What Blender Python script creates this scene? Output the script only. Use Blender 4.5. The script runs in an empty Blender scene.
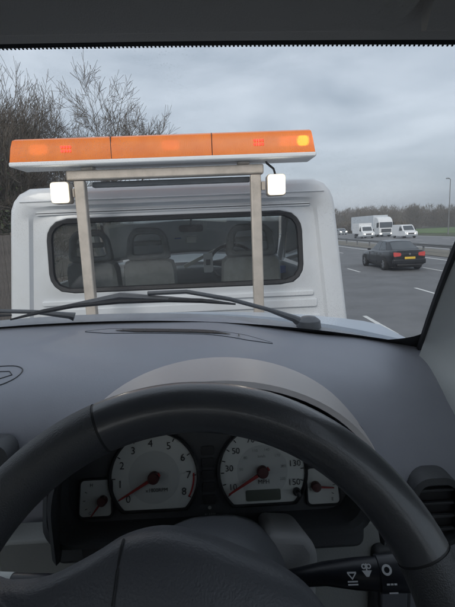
import bpy, math, random
from mathutils import Matrix, Vector, noise
random.seed(7)
R = math.radians
scn = bpy.context.scene
COL = scn.collection
EYE = 2.35                                   # height of the lens above the road

# ------------------------------------------------------------------ camera
cam_d = bpy.data.cameras.new('camera'); cam = bpy.data.objects.new('camera', cam_d); COL.objects.link(cam)
P_, RL, YW = R(9.6), R(2.3), R(1.5)
fwd = Vector((math.sin(YW)*math.cos(P_), math.cos(YW)*math.cos(P_), -math.sin(P_)))
r0 = Vector((math.cos(YW), -math.sin(YW), 0)); u0 = r0.cross(fwd)
cr = r0*math.cos(RL) - u0*math.sin(RL); cu = u0*math.cos(RL) + r0*math.sin(RL)
cam.matrix_world = Matrix(((cr.x, cu.x, -fwd.x, 0), (cr.y, cu.y, -fwd.y, 0), (cr.z, cu.z, -fwd.z, EYE), (0, 0, 0, 1)))
cam_d.sensor_fit = 'VERTICAL'; cam_d.sensor_height = 36; cam_d.lens = 36*438/607
cam_d.clip_start = 0.02; cam_d.clip_end = 6000
scn.camera = cam

# ------------------------------------------------------------------ world and sun (overcast winter afternoon)
SUN_EL, SUN_AZ = R(30), R(200)               # azimuth clockwise from +Y (ahead): behind, a little left
w = bpy.data.worlds.new('World'); scn.world = w; w.use_nodes = True
nt = w.node_tree; N = nt.nodes; L = nt.links; N.clear()
out = N.new('ShaderNodeOutputWorld'); bg = N.new('ShaderNodeBackground')
sky = N.new('ShaderNodeTexSky'); sky.sky_type = 'NISHITA'; sky.sun_disc = False
sky.sun_elevation = SUN_EL; sky.sun_rotation = SUN_AZ; sky.dust_density = 3.0
tc = N.new('ShaderNodeTexCoord'); mp = N.new('ShaderNodeMapping'); mp.inputs['Scale'].default_value = (1.0, 1.0, 3.2)
mp.inputs['Rotation'].default_value = (0.15, 0.1, 0.6)
n1 = N.new('ShaderNodeTexNoise'); n1.inputs['Scale'].default_value = 2.6; n1.inputs['Detail'].default_value = 7; n1.inputs['Roughness'].default_value = 0.52
n1.inputs['Distortion'].default_value = 0.35
rp = N.new('ShaderNodeValToRGB')
rp.color_ramp.elements[0].position = 0.33; rp.color_ramp.elements[0].color = (3.0, 3.45, 4.05, 1)
rp.color_ramp.elements[1].position = 0.66; rp.color_ramp.elements[1].color = (5.6, 6.05, 6.7, 1)
mx = N.new('ShaderNodeMix'); mx.data_type = 'RGBA'; mx.inputs['Factor'].default_value = 0.86
L.new(tc.outputs['Generated'], mp.inputs['Vector']); L.new(mp.outputs['Vector'], n1.inputs['Vector'])
L.new(n1.outputs['Fac'], rp.inputs['Fac']); L.new(sky.outputs['Color'], mx.inputs['A']); L.new(rp.outputs['Color'], mx.inputs['B'])
L.new(mx.outputs['Result'], bg.inputs['Color']); bg.inputs['Strength'].default_value = 0.1
L.new(bg.outputs['Background'], out.inputs['Surface'])
sd = bpy.data.lights.new('sun', 'SUN'); sd.energy = 1.0; sd.angle = R(25); sd.color = (1.0, 0.96, 0.9)
so = bpy.data.objects.new('sun', sd); COL.objects.link(so)
sv = Vector((math.sin(SUN_AZ)*math.cos(SUN_EL), math.cos(SUN_AZ)*math.cos(SUN_EL), math.sin(SUN_EL)))
so.rotation_euler = sv.to_track_quat('Z', 'Y').to_euler()
scn.view_settings.view_transform = 'Standard'; scn.view_settings.look = 'None'
scn.view_settings.exposure = 0.5; scn.view_settings.gamma = 1.0; scn.view_settings.use_curve_mapping = False
scn.render.engine = 'CYCLES'
cy = scn.cycles; cy.use_denoising = True; cy.max_bounces = 6; cy.diffuse_bounces = 4; cy.glossy_bounces = 3; cy.volume_bounces = 0; cy.adaptive_threshold = .03; cy.transparent_max_bounces = 24
cy.caustics_reflective = False; cy.caustics_refractive = False; cy.sample_clamp_indirect = 4

# ------------------------------------------------------------------ helpers
WL = {}                                       # world location of every root and part, by object name

class MB:
    """collects faces and links them as ONE mesh object"""
    def __init__(s, M=None): s.v = []; s.f = []; s.M = M
    def add(s, vs, fs):
        o = len(s.v)
        for p in vs:
            p = Vector(p); s.v.append(s.M @ p if s.M else p)
        s.f += [tuple(i+o for i in f) for f in fs]
        return s
    def grid(s, rows, cu=False, flip=False):
        n = len(rows[0]); vs = [p for r in rows for p in r]; fs = []
        for i in range(len(rows)-1):
            for j in range(n if cu else n-1):
                a, b = i*n+j, i*n+(j+1) % n
                q = (a, b, b+n, a+n); fs.append(q[::-1] if flip else q)
        return s.add(vs, fs)
    def box(s, x0, x1, y0, y1, z0, z1):
        vs = [(x, y, z) for x in (x0, x1) for y in (y0, y1) for z in (z0, z1)]
        return s.add(vs, [(0, 1, 3, 2), (4, 6, 7, 5), (0, 4, 5, 1), (2, 3, 7, 6), (0, 2, 6, 4), (1, 5, 7, 3)])
    def prism(s, poly, f, a, b):
        """poly of 2-D points, f(u, v, t) -> 3-D, from t=a to t=b"""
        n = len(poly); vs = [f(u, v, a) for u, v in poly] + [f(u, v, b) for u, v in poly]
        fs = [tuple(range(n))[::-1], tuple(range(n, 2*n))] + [(i, (i+1) % n, (i+1) % n+n, i+n) for i in range(n)]
        return s.add(vs, fs)
    def tube(s, pts, rad, n=8, caps=True):
        pts = [Vector(p) for p in pts]; m = len(pts)
        if not isinstance(rad, (list, tuple)): rad = [rad]*m
        rows = []; prev = None
        for i, p in enumerate(pts):
            t = (pts[min(i+1, m-1)]-pts[max(i-1, 0)]).normalized()
            if prev is None:
                a = Vector((0, 0, 1)) if abs(t.z) < .9 else Vector((1, 0, 0)); x = t.cross(a).normalized()
            else:
                x = (prev - t*prev.dot(t)).normalized()
            prev = x; y = t.cross(x)
            rows.append([p + (x*math.cos(2*math.pi*k/n)+y*math.sin(2*math.pi*k/n))*rad[i] for k in range(n)])
        o = len(rows)*n
        vs = [q for r in rows for q in r]; fs = []
        for i in range(m-1):
            for j in range(n):
                a, b = i*n+j, i*n+(j+1) % n; fs.append((a, b, b+n, a+n))
        if caps: fs += [tuple(range(n))[::-1], tuple(range(o-n, o))]
        return s.add(vs, fs)
    def lathe(s, prof, n=24, axis='x', c=(0, 0, 0)):
        """prof of (t along the axis, radius)"""
        rows = []
        for t, r in prof:
            row = []
            for k in range(n):
                a = 2*math.pi*k/n; p, q = r*math.cos(a), r*math.sin(a)
                d = {'x': (t, p, q), 'y': (p, t, q), 'z': (p, q, t)}[axis]
                row.append((c[0]+d[0], c[1]+d[1], c[2]+d[2]))
            rows.append(row)
        return s.grid(rows, cu=True)
    def build(s, name, mat, parent=None, bevel=0, seg=2, sharp=40, loc=None, label=None, subsurf=0):
        base = WL[parent.name] if parent is not None else Vector(loc or (0, 0, 0))
        me = bpy.data.meshes.new(name)
        me.from_pydata([(p-base)[:] for p in s.v], [], s.f); me.materials.append(mat)
        me.polygons.foreach_set('use_smooth', [True]*len(me.polygons))
        me.set_sharp_from_angle(angle=R(sharp)); me.update()
        o = bpy.data.objects.new(name, me); COL.objects.link(o)
        if parent is not None: o.parent = parent
        else: o.location = base
        WL[o.name] = base
        if bevel:
            b = o.modifiers.new('bevel', 'BEVEL'); b.width = bevel; b.segments = seg; b.limit_method = 'ANGLE'; b.angle_limit = R(35)
        if subsurf:
            b = o.modifiers.new('subsurf', 'SUBSURF'); b.levels = subsurf; b.render_levels = subsurf
        if label: o['label'] = label
        return o

def tag(o, label=None, cat=None, group=None, kind=None):
    if label: o['label'] = label
    if cat: o['category'] = cat
    if group: o['group'] = group
    if kind: o['kind'] = kind
    return o
def empty(name, loc, label, cat, group=None):
    o = bpy.data.objects.new(name, None); COL.objects.link(o); o.location = loc; WL[o.name] = Vector(loc)
    o.empty_display_size = .2
    return tag(o, label, cat, group)
def struct(name, mb, mat, **k): return tag(mb.build(name, mat, **k), kind='structure')
def share(o, dx=(0, 0, 0), parent=None, rot=None, scale=None):
    """a copy of a piece that shares its mesh"""
    c = o.copy(); COL.objects.link(c); c.parent = parent or o.parent; c.location = Vector(o.location)+Vector(dx)
    if rot: c.rotation_euler = rot
    if scale: c.scale = scale
    WL[c.name] = WL[o.name]
    return c
def frame(o, x, y, z): return Matrix(((x[0], y[0], z[0], o[0]), (x[1], y[1], z[1], o[1]), (x[2], y[2], z[2], o[2]), (0, 0, 0, 1)))
def E(x, y, z): return Vector((x, y, z+EYE))          # a point given from the lens, in world space

def mat(name, col, rough=.5, metal=0, spec=.5, var=0, vs=5, bump=0, bs=200, emit=None, es=0, coat=0, trans=0, dirt=None, ds=3, bd=4):
    m = bpy.data.materials.new(name); m.use_nodes = True; t = m.node_tree; b = t.nodes['Principled BSDF']
    b.inputs['Base Color'].default_value = (*col, 1); b.inputs['Roughness'].default_value = rough
    b.inputs['Metallic'].default_value = metal; b.inputs['Specular IOR Level'].default_value = spec
    b.inputs['Coat Weight'].default_value = coat; b.inputs['Coat Roughness'].default_value = .08
    if emit: b.inputs['Emission Color'].default_value = (*emit, 1); b.inputs['Emission Strength'].default_value = es
    c = t.nodes.new('ShaderNodeTexCoord')
    if var or dirt:
        n = t.nodes.new('ShaderNodeTexNoise'); n.inputs['Scale'].default_value = vs; n.inputs['Detail'].default_value = 6; n.inputs['Roughness'].default_value = .62
        t.links.new(c.outputs['Object'], n.inputs['Vector'])
        r = t.nodes.new('ShaderNodeValToRGB'); r.color_ramp.elements[0].position = .3; r.color_ramp.elements[1].position = .7
        r.color_ramp.elements[0].color = (*[x*(1-var) for x in col], 1); r.color_ramp.elements[1].color = (*[min(1, x*(1+var)) for x in col], 1)
        t.links.new(n.outputs['Fac'], r.inputs['Fac']); last = r.outputs['Color']
        if dirt:
            n2 = t.nodes.new('ShaderNodeTexNoise'); n2.inputs['Scale'].default_value = ds; n2.inputs['Detail'].default_value = 8; n2.inputs['Roughness'].default_value = .7
            t.links.new(c.outputs['Object'], n2.inputs['Vector'])
            r2 = t.nodes.new('ShaderNodeMapRange'); r2.inputs['From Min'].default_value = .48; r2.inputs['From Max'].default_value = .75; r2.inputs['To Max'].default_value = dirt[3]
            t.links.new(n2.outputs['Fac'], r2.inputs['Value'])
            mxx = t.nodes.new('ShaderNodeMix'); mxx.data_type = 'RGBA'; mxx.inputs['B'].default_value = (*dirt[:3], 1)
            t.links.new(r2.outputs['Result'], mxx.inputs['Factor']); t.links.new(last, mxx.inputs['A']); last = mxx.outputs['Result']
        t.links.new(last, b.inputs['Base Color'])
        rr = t.nodes.new('ShaderNodeMapRange'); rr.inputs['To Min'].default_value = max(0, rough-.08); rr.inputs['To Max'].default_value = min(1, rough+.08)
        t.links.new(n.outputs['Fac'], rr.inputs['Value']); t.links.new(rr.outputs['Result'], b.inputs['Roughness'])
    if bump:
        n = t.nodes.new('ShaderNodeTexNoise'); n.inputs['Scale'].default_value = bs; n.inputs['Detail'].default_value = bd
        bp = t.nodes.new('ShaderNodeBump'); bp.inputs['Strength'].default_value = bump; bp.inputs['Distance'].default_value = .3/bs*4
        t.links.new(c.outputs['Object'], n.inputs['Vector']); t.links.new(n.outputs['Fac'], bp.inputs['Height']); t.links.new(bp.outputs['Normal'], b.inputs['Normal'])
    return m
def glass(name, tint=(.9, .93, .93), ior=1.3, dirt=0., dcol=(.6, .6, .6), dscale=40, rough=.02):
    m = bpy.data.materials.new(name); m.use_nodes = True; t = m.node_tree; t.nodes.clear()
    o = t.nodes.new('ShaderNodeOutputMaterial'); a = t.nodes.new('ShaderNodeBsdfTransparent'); a.inputs['Color'].default_value = (*tint, 1)
    g = t.nodes.new('ShaderNodeBsdfGlossy'); g.inputs['Roughness'].default_value = rough
    fr = t.nodes.new('ShaderNodeFresnel'); fr.inputs['IOR'].default_value = ior
    mx = t.nodes.new('ShaderNodeMixShader'); t.links.new(fr.outputs['Fac'], mx.inputs['Fac']); t.links.new(a.outputs['BSDF'], mx.inputs[1]); t.links.new(g.outputs['BSDF'], mx.inputs[2])
    last = mx.outputs['Shader']
    if dirt:
        c = t.nodes.new('ShaderNodeTexCoord'); v = t.nodes.new('ShaderNodeTexVoronoi'); v.inputs['Scale'].default_value = dscale*8
        n = t.nodes.new('ShaderNodeTexNoise'); n.inputs['Scale'].default_value = dscale*.12; n.inputs['Detail'].default_value = 5
        t.links.new(c.outputs['Object'], v.inputs['Vector']); t.links.new(c.outputs['Object'], n.inputs['Vector'])
        r = t.nodes.new('ShaderNodeMapRange'); r.inputs['From Min'].default_value = .30; r.inputs['From Max'].default_value = .12; r.inputs['To Max'].default_value = dirt*9
        t.links.new(v.outputs['Distance'], r.inputs['Value'])
        r2 = t.nodes.new('ShaderNodeMapRange'); r2.inputs['From Min'].default_value = .5; r2.inputs['From Max'].default_value = .72
        t.links.new(n.outputs['Fac'], r2.inputs['Value'])
        mu = t.nodes.new('ShaderNodeMath'); mu.operation = 'MULTIPLY_ADD'; mu.inputs[2].default_value = dirt*.45
        t.links.new(r.outputs['Result'], mu.inputs[0]); t.links.new(r2.outputs['Result'], mu.inputs[1])
        d = t.nodes.new('ShaderNodeBsdfDiffuse'); d.inputs['Color'].default_value = (*dcol, 1)
        tl = t.nodes.new('ShaderNodeBsdfTranslucent'); tl.inputs['Color'].default_value = (*dcol, 1)
        ad = t.nodes.new('ShaderNodeMixShader'); ad.inputs['Fac'].default_value = .5; t.links.new(d.outputs['BSDF'], ad.inputs[1]); t.links.new(tl.outputs['BSDF'], ad.inputs[2])
        m2 = t.nodes.new('ShaderNodeMixShader'); t.links.new(mu.outputs['Value'], m2.inputs['Fac']); t.links.new(last, m2.inputs[1]); t.links.new(ad.outputs['Shader'], m2.inputs[2]); last = m2.outputs['Shader']
    t.links.new(last, o.inputs['Surface'])
    return m

_txt = {}
def text(mb, s, size, M, align='CENTER'):
    """lettering laid into mb in the plane of matrix M (x right, y up)"""
    if s not in _txt:
        cu = bpy.data.curves.new('t', 'FONT'); cu.body = s; cu.size = 1; cu.align_x = align; cu.align_y = 'CENTER'; cu.resolution_u = 3
        ob = bpy.data.objects.new('t', cu); COL.objects.link(ob); bpy.context.view_layer.update()
        me = bpy.data.meshes.new_from_object(ob); _txt[s] = ([v.co.copy() for v in me.vertices], [tuple(p.vertices) for p in me.polygons])
        bpy.data.objects.remove(ob); bpy.data.curves.remove(cu); bpy.data.meshes.remove(me)
    vs, fs = _txt[s]
    mb.add([M @ (v*size) for v in vs], fs)

def lerp(a, b, t): return a+(b-a)*t
def interp(tab, x):
    for (x0, y0), (x1, y1) in zip(tab, tab[1:]):
        if x <= x1: 
            t = max(0, (x-x0)/(x1-x0)); return lerp(y0, y1, t)
    return tab[-1][1]
def rrect(x0, x1, y0, y1, r, n=6, taper=0):
    """rounded rectangle outline, ccw; taper narrows the top on both sides"""
    rs = r if isinstance(r, (list, tuple)) else [r]*4
    pts = []
    for (cx, cy, a0, rr) in ((x1-rs[0], y0+rs[0], -90, rs[0]), (x1-rs[1], y1-rs[1], 0, rs[1]), (x0+rs[2], y1-rs[2], 90, rs[2]), (x0+rs[3], y0+rs[3], 180, rs[3])):
        for k in range(n+1):
            a = R(a0+90*k/n); x, y = cx+rr*math.cos(a), cy+rr*math.sin(a)
            t = (y-y0)/(y1-y0); mid = (x0+x1)/2
            pts.append((mid+(x-mid)*(1-taper*t), y))
    return pts
def by_angle(poly, c, n):
    """outline resampled where n rays from c cross it"""
    res = []
    for k in range(n):
        a = 2*math.pi*(k+.5)/n; d = (math.cos(a), math.sin(a)); best = None
        for (x0, y0), (x1, y1) in zip(poly, poly[1:]+poly[:1]):
            ex, ey = x1-x0, y1-y0; den = d[0]*ey-d[1]*ex
            if abs(den) < 1e-12: continue
            t = ((x0-c[0])*ey-(y0-c[1])*ex)/den; u = ((x0-c[0])*d[1]-(y0-c[1])*d[0])/den
            if t > 0 and -1e-6 <= u <= 1+1e-6 and (best is None or t > best): best = t
        res.append((c[0]+d[0]*best, c[1]+d[1]*best))
    return res

# ------------------------------------------------------------------ materials
M = {}
M['asphalt'] = mat('asphalt', (.155, .157, .163), .85, var=.2, vs=.8, bump=.35, bs=40, dirt=(.215, .215, .22, .6), ds=.35)
M['asphalt2'] = mat('asphalt_far', (.19, .19, .195), .85, var=.15, vs=.5)
M['paint'] = mat('road_paint', (.72, .72, .70), .7, var=.1, vs=6, dirt=(.25, .25, .25, .55), ds=5)
M['verge'] = mat('verge_soil', (.10, .095, .06), .95, var=.4, vs=1.5, bump=.5, bs=12)
M['reserve'] = mat('central_reserve', (.20, .185, .155), .95, var=.25, vs=2)
M['ground'] = mat('ground_grass', (.075, .085, .04), .95, var=.35, vs=.08)
M['field'] = mat('field_grass', (.10, .16, .045), .95, var=.25, vs=.05)
M['wood_far'] = mat('woodland', (.15, .125, .095), .95, var=.35, vs=.06)
M['steel'] = mat('galvanised', (.22, .225, .23), .55, metal=.5, var=.15, vs=9)
M['bark'] = mat('bark', (.13, .11, .09), .9, var=.3, vs=6)
M['twig'] = mat('twigs', (.125, .105, .085), .9)
M['ivy'] = mat('ivy', (.075, .095, .04), .6, var=.4, vs=4)
M['dryleaf'] = mat('dry_leaves', (.10, .075, .035), .8, var=.4, vs=3)
M['fence'] = mat('fence_wood', (.27, .22, .18), .85, var=.3, vs=7, bump=.3, bs=60)
M['white'] = mat('white_paint', (.66, .68, .705), .32, coat=.4, var=.03, vs=3, dirt=(.50, .48, .44, .22), ds=4)
M['whitebox'] = mat('white_panels', (.78, .79, .80), .5, var=.05, vs=1)
M['rubber'] = mat('rubber', (.018, .018, .02), .6)
M['tyre'] = mat('tyre', (.025, .025, .026), .85, bump=.2, bs=60)
M['alloy'] = mat('alloy', (.45, .46, .48), .35, metal=.9)
M['alu'] = mat('dull_aluminium', (.52, .46, .40), .5, metal=.25, var=.14, vs=14, dirt=(.28, .24, .20, .5), ds=9)
M['deck'] = mat('deck_steel', (.22, .23, .24), .6, metal=.5, var=.2, vs=5)
M['black'] = mat('black_plastic', (.02, .02, .022), .5)
M['blackpaint'] = mat('black_paint', (.010, .011, .014), .3, coat=.35, var=.1, vs=4)
M['darkglass'] = mat('car_glass', (.07, .08, .09), .06, spec=.8)
M['cabglass'] = glass('cab_glass', (.90, .93, .92), 1.36, dirt=.13, dcol=(.60, .61, .61), dscale=40)
M['cabscreen'] = glass('cab_windscreen_glass', (.8, .84, .84), 1.35)
M['screen'] = glass('windscreen_glass', (.95, .97, .97), 1.22, dirt=.045, dcol=(.75, .76, .78), dscale=42)
M['sideglass'] = glass('side_glass', (.9, .93, .93), 1.2)
M['frit'] = mat('frit', (.012, .012, .013), .7)
M['dash'] = mat('dash_plastic', (.33, .34, .38), .55, spec=.5, var=.05, vs=8, bump=.12, bs=600)
M['hood'] = mat('hood_plastic', (.60, .555, .54), .45, spec=.5, var=.04, vs=8, bump=.1, bs=600)
M['fascia'] = mat('fascia_black', (.055, .058, .063), .5, bump=.15, bs=420)
M['panel'] = mat('lower_panel', (.30, .31, .30), .6, bump=.2, bs=420, var=.04)
M['pillar'] = mat('pillar_trim', (.60, .62, .60), .7, bump=.15, bs=420, var=.04)
M['headliner'] = mat('headliner', (.50, .475, .44), .95, bump=.3, bs=700)
M['leather'] = mat('leather_smooth', (.05, .052, .058), .36, spec=1.0, coat=.35, bump=.10, bs=600, bd=3, var=.15, vs=25)
M['leatherp'] = mat('leather_perforated', (.045, .047, .052), .45, spec=.8, bump=.4, bs=900, bd=1)
M['pad'] = mat('airbag_pad', (.11, .115, .128), .45, spec=.6, bump=.24, bs=520, bd=1)
M['stalk'] = mat('stalk_plastic', (.015, .017, .024), .38)
M['shroud'] = mat('shroud_plastic', (.12, .126, .14), .5, bump=.15, bs=420)
M['greybox'] = mat('lock_housing', (.38, .38, .385), .5, bump=.12, bs=420)
M['dial'] = mat('dial_face', (.62, .64, .61), .6)
M['dialring'] = mat('dial_inner', (.52, .54, .52), .6)
M['ink'] = mat('dial_ink', (.03, .03, .032), .6)
M['inkgrey'] = mat('dial_ink_grey', (.28, .29, .28), .6)
M['needle'] = mat('needle_red', (.28, .022, .02), .5)
M['needlehub'] = mat('needle_hub', (.07, .018, .018), .45)
M['redline'] = mat('redline', (.45, .04, .04), .6)
M['ventrim'] = mat('vent_trim', (.30, .31, .33), .35, metal=.3)
M['lcd'] = mat('lcd', (.10, .115, .095), .3)
M['iconwhite'] = mat('icon_white', (.75, .77, .8), .6)
M['bonnet'] = mat('bonnet_paint', (.56, .63, .72), .32, metal=.1, coat=.15, var=.04, vs=6)
M['cowl'] = mat('cowl_plastic', (.27, .285, .31), .6, var=.15, vs=15)
M['wiper'] = mat('wiper_black', (.10, .107, .118), .5, var=.2, vs=30)
M['seat'] = mat('seat_cloth', (.20, .212, .215), .9, var=.15, vs=20)
M['cabdash'] = mat('cab_dash', (.11, .115, .115), .7)
M['card'] = mat('white_card', (.8, .8, .8), .6)
M['blue'] = mat('blue_sticker', (.06, .13, .42), .5)
M['palebar'] = mat('pale_bar', (.55, .53, .46), .6)
M['lampon'] = mat('lamp_lit', (1, .95, .85), .4, emit=(1, .80, .50), es=.75)
M['lampcore'] = mat('lamp_core', (1, .97, .9), .4, emit=(1, .95, .82), es=14)
M['lampglow'] = mat('head_lamp_lit', (1, .97, .9), .4, emit=(1, .95, .82), es=5)
M['amberlit'] = mat('amber_lamp', (1, .5, .05), .3, emit=(1, .45, .05), es=4.5)
M['amberdim'] = mat('amber_lamp_dim', (1, .35, .03), .3, emit=(1, .30, .02), es=.5)
M['redled'] = mat('red_led', (.9, .05, .03), .4, emit=(1, .05, .03), es=1.1)
M['tail'] = mat('tail_lamp', (.40, .045, .045), .2, emit=(1, .2, .18), es=.10)
M['plate'] = mat('yellow_plate', (.75, .50, .06), .5)
M['chrome'] = mat('chrome', (.6, .6, .62), .15, metal=1)
M['lorrygrey'] = mat('lorry_grey', (.30, .33, .36), .5)
M['trailer'] = mat('trailer_side', (.62, .66, .70), .5, var=.05, vs=.6)
M['silver'] = mat('silver_paint', (.36, .38, .40), .3, metal=.4, coat=.5)
M['amber'] = None
def amber():
    m = bpy.data.materials.new('amber_lens'); m.use_nodes = True; t = m.node_tree; b = t.nodes['Principled BSDF']
    c = t.nodes.new('ShaderNodeTexCoord'); wv = t.nodes.new('ShaderNodeTexWave'); wv.inputs['Scale'].default_value = 55; wv.bands_direction = 'X'
    nz = t.nodes.new('ShaderNodeTexNoise'); nz.inputs['Scale'].default_value = 9; nz.inputs['Detail'].default_value = 3
    r = t.nodes.new('ShaderNodeValToRGB'); r.color_ramp.elements[0].position = .3; r.color_ramp.elements[0].color = (.58, .15, .010, 1)
    r.color_ramp.elements[1].position = .75; r.color_ramp.elements[1].color = (.78, .24, .018, 1)
    t.links.new(c.outputs['Object'], nz.inputs['Vector']); t.links.new(nz.outputs['Fac'], r.inputs['Fac']); t.links.new(r.outputs['Color'], b.inputs['Base Color'])
    bp = t.nodes.new('ShaderNodeBump'); bp.inputs['Strength'].default_value = .25; bp.inputs['Distance'].default_value = .004
    t.links.new(c.outputs['Object'], wv.inputs['Vector']); t.links.new(wv.outputs['Fac'], bp.inputs['Height']); t.links.new(bp.outputs['Normal'], b.inputs['Normal'])
    b.inputs['Roughness'].default_value = .32; b.inputs['Transmission Weight'].default_value = .45
    b.inputs['Emission Color'].default_value = (1, .24, .01, 1); b.inputs['Emission Strength'].default_value = .16
    return m
M['amber'] = amber()

# ------------------------------------------------------------------ the setting
def sheet(name, x0, x1, y0, y1, z, m, nx=1, ny=1):
    mb = MB(); mb.grid([[(lerp(x0, x1, i/nx), lerp(y0, y1, j/ny), z) for i in range(nx+1)] for j in range(ny+1)])
    return struct(name, mb, m)
sheet('ground', -1500, 1500, -1500, 1500, -.06, M['ground'], 4, 4)
sheet('verge', -3.9, -2.5, -60, 400, -.02, M['verge'])
sheet('road', -2.5, 15.0, -60, 420, 0, M['asphalt'])
sheet('central_reserve', 15.0, 18.6, -60, 420, .03, M['reserve'])
sheet('far_carriageway', 18.6, 35.5, -60, 420, 0, M['asphalt2'])
sheet('field', 44, 260, 84, 152, -.02, M['field'])

# painted lane marks: each dash is a piece of the road
road = bpy.data.objects['road']
WL['road'] = Vector((0, 0, 0))
dash = None
for lx, y0 in ((3.82, 9.0), (7.2, 13.45), (10.8, 20.4)):
    for k in range(-1, 18):
        y = y0+8.05*k
        if y < 0: continue
        if dash is None:
            mb = MB(); mb.box(-.055, .055, -1.0, 1.0, .002, .006); dash = mb.build('lane_mark', M['paint'], road); d = dash
        else: d = share(dash)
        d.location = (lx, y+1, 0)
for lx, nm in ((-1.75, 'edge_line'), (13.95, 'edge_line'), (19.6, 'edge_line'), (34.0, 'edge_line')):
    mb = MB(); mb.box(lx-.09, lx+.09, -60, 400, .002, .006); mb.build(nm, M['paint'], road)
fardash = None
for lx in (23.2, 26.9, 30.5):
    for k in range(24):
        d = share(dash, parent=bpy.data.objects['far_carriageway']); d.location = (lx, 30+9*k, 0)

# the crash barrier of the central reserve
gr = empty('crash_barrier', (16.4, 60, 0), 'long galvanised steel crash barrier on posts between the two carriageways', 'crash barrier')
prof = [(0, .43), (-.035, .455), (-.035, .50), (0, .53), (0, .56), (-.035, .59), (-.035, .635), (0, .66)]
def beam(x, y0, y1, sgn):
    mb = MB(); rows = [[(x+sgn*(dx-.06), y, z) for dx, z in prof] for y in (y0, y1)] + [[(x+sgn*(dx-.052), y, z) for dx, z in prof] for y in (y1, y0)]
    rows.append(rows[0]); mb.grid(rows); return mb
b0 = None
for k in range(40):
    y = 14+k*4.0
    for sgn in (1, -1):
        beam(16.4, y+.004, y+3.996, sgn).build('rail_beam', M['steel'], gr)
    if b0 is None:
        mb = MB(); mb.box(16.345, 16.455, y-.05, y+.05, .0, .64); b0 = mb.build('post', M['steel'], gr)
    else: share(b0, (0, 4.0*k, 0))

# close-boarded fence along the verge
fe = empty('board_fence', (-4.15, 12, 0), 'tall brown close-boarded timber fence along the verge left of the truck', 'fence')
fb = None; ry = random.Random(3)
for k in range(230):
    y = 2.0+k*.155
    if fb is None:
        mb = MB(); mb.box(-4.15, -4.125, y, y+.147, 0, 2.42); fb = mb.build('board', M['fence'], fe); continue
    share(fb, (ry.uniform(-.006, .006), .155*k, ry.uniform(-.012, .0)))
fp = None
for k in range(15):
    if fp is None: mb = MB(); mb.box(-4.28, -4.16, 2.0, 2.12, 0, 2.46); fp = mb.build('post', M['fence'], fe, bevel=.01)
    else: share(fp, (0, 2.5*k, 0))
for z in (.5, 1.3, 2.1):
    mb = MB(); mb.box(-4.21, -4.156, 2.0, 37.5, z, z+.09); mb.build('rail', M['fence'], fe)

# ---------------------------------------------------------------- trees
def rvec(rn): return Vector((rn.gauss(0, 1), rn.gauss(0, 1), rn.gauss(0, 1))).normalized()
def grow(rn, p, d, length, rad, depth, segs, up=.12, spread=.55, kids=(3, 4), minr=.004):
    n = 3 if depth < 2 else 2
    pts = [p]; rads = [rad]
    for i in range(n):
        d = (d + rvec(rn)*.16 + Vector((0, 0, up))).normalized()
        p = p + d*length/n; pts.append(p); rads.append(max(minr, rad*(1-.45*(i+1)/n)))
    segs.append((depth, pts, rads))
    if depth >= 5: return
    for k in range(rn.randint(*kids)):
        t = rn.uniform(.35, 1.0); i = min(n-1, int(t*n)); q = pts[i].lerp(pts[i+1], t*n-i)
        side = d.cross(rvec(rn)).normalized()
        nd = (d*(1-spread*.6) + side*spread*rn.uniform(.7, 1.25)).normalized()
        grow(rn, q, nd, length*rn.uniform(.52, .74), max(minr, rads[i]*.55), depth+1, segs, up, spread, kids, minr)
    grow(rn, pts[-1], d, length*.66, rads[-1], depth+1, segs, up, spread, kids, minr)
def bare_tree(loc, h, label, seed, stems=1, spread=.55, kids=(3, 4), trunk=.32, minr=.006, lean=0, rt=.10, group='bare trees behind the fence', up=.12, cat='tree', name='bare_tree', ivy=0):
    rn = random.Random(seed); root = empty(name, loc, label, cat, group); base = Vector(loc); segs = []
    for s in range(stems):
        a = 2*math.pi*s/max(1, stems); off = Vector((math.cos(a), math.sin(a), 0))*(.25 if stems > 1 else 0)
        d = Vector((lean+off.x*.9, off.y*.9, 1)).normalized()
        grow(rn, base+off+Vector((0, 0, -.05)), d, h*trunk, rt/(stems**.5), 0, segs, up, spread, kids, minr)
    top = max(p.z for s in segs for p in s[1]); k = h/(top-base.z)
    tr, cw = MB(), MB()
    for dep, pts, rads in segs:
        pts = [base+(p-base)*k for p in pts]
        (tr if dep == 0 else cw).tube(pts, rads, 7 if dep == 0 else (5 if dep < 3 else 3), caps=dep < 2)
    tr.build('trunk', M['bark'], root); cr_ = cw.build('crown', M['twig'], root)
    if ivy:
        mb = MB(); leaf_fill(mb, rn, [(base+(p-base)*k, .28) for dep, pts, rads in segs if dep < 3 for p in pts if (p-base).z*k < h*.75], ivy, .045)
        mb.build('ivy', M['ivy'], root)
    return root
def leaf_fill(mb, rn, centres, n, size):
    vs, fs = [], []
    for i in range(n):
        c, r = centres[rn.randrange(len(centres))]
        p = c + rvec(rn)*r*rn.random()**.5
        a = rvec(rn)*size*rn.uniform(.6, 1.4); b = rvec(rn)*size*rn.uniform(.5, 1.0); o = len(vs)
        vs += [p-a, p-b*.8, p+a, p+b*.8]; fs.append((o, o+1, o+2, o+3))
    mb.add(vs, fs)
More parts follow.
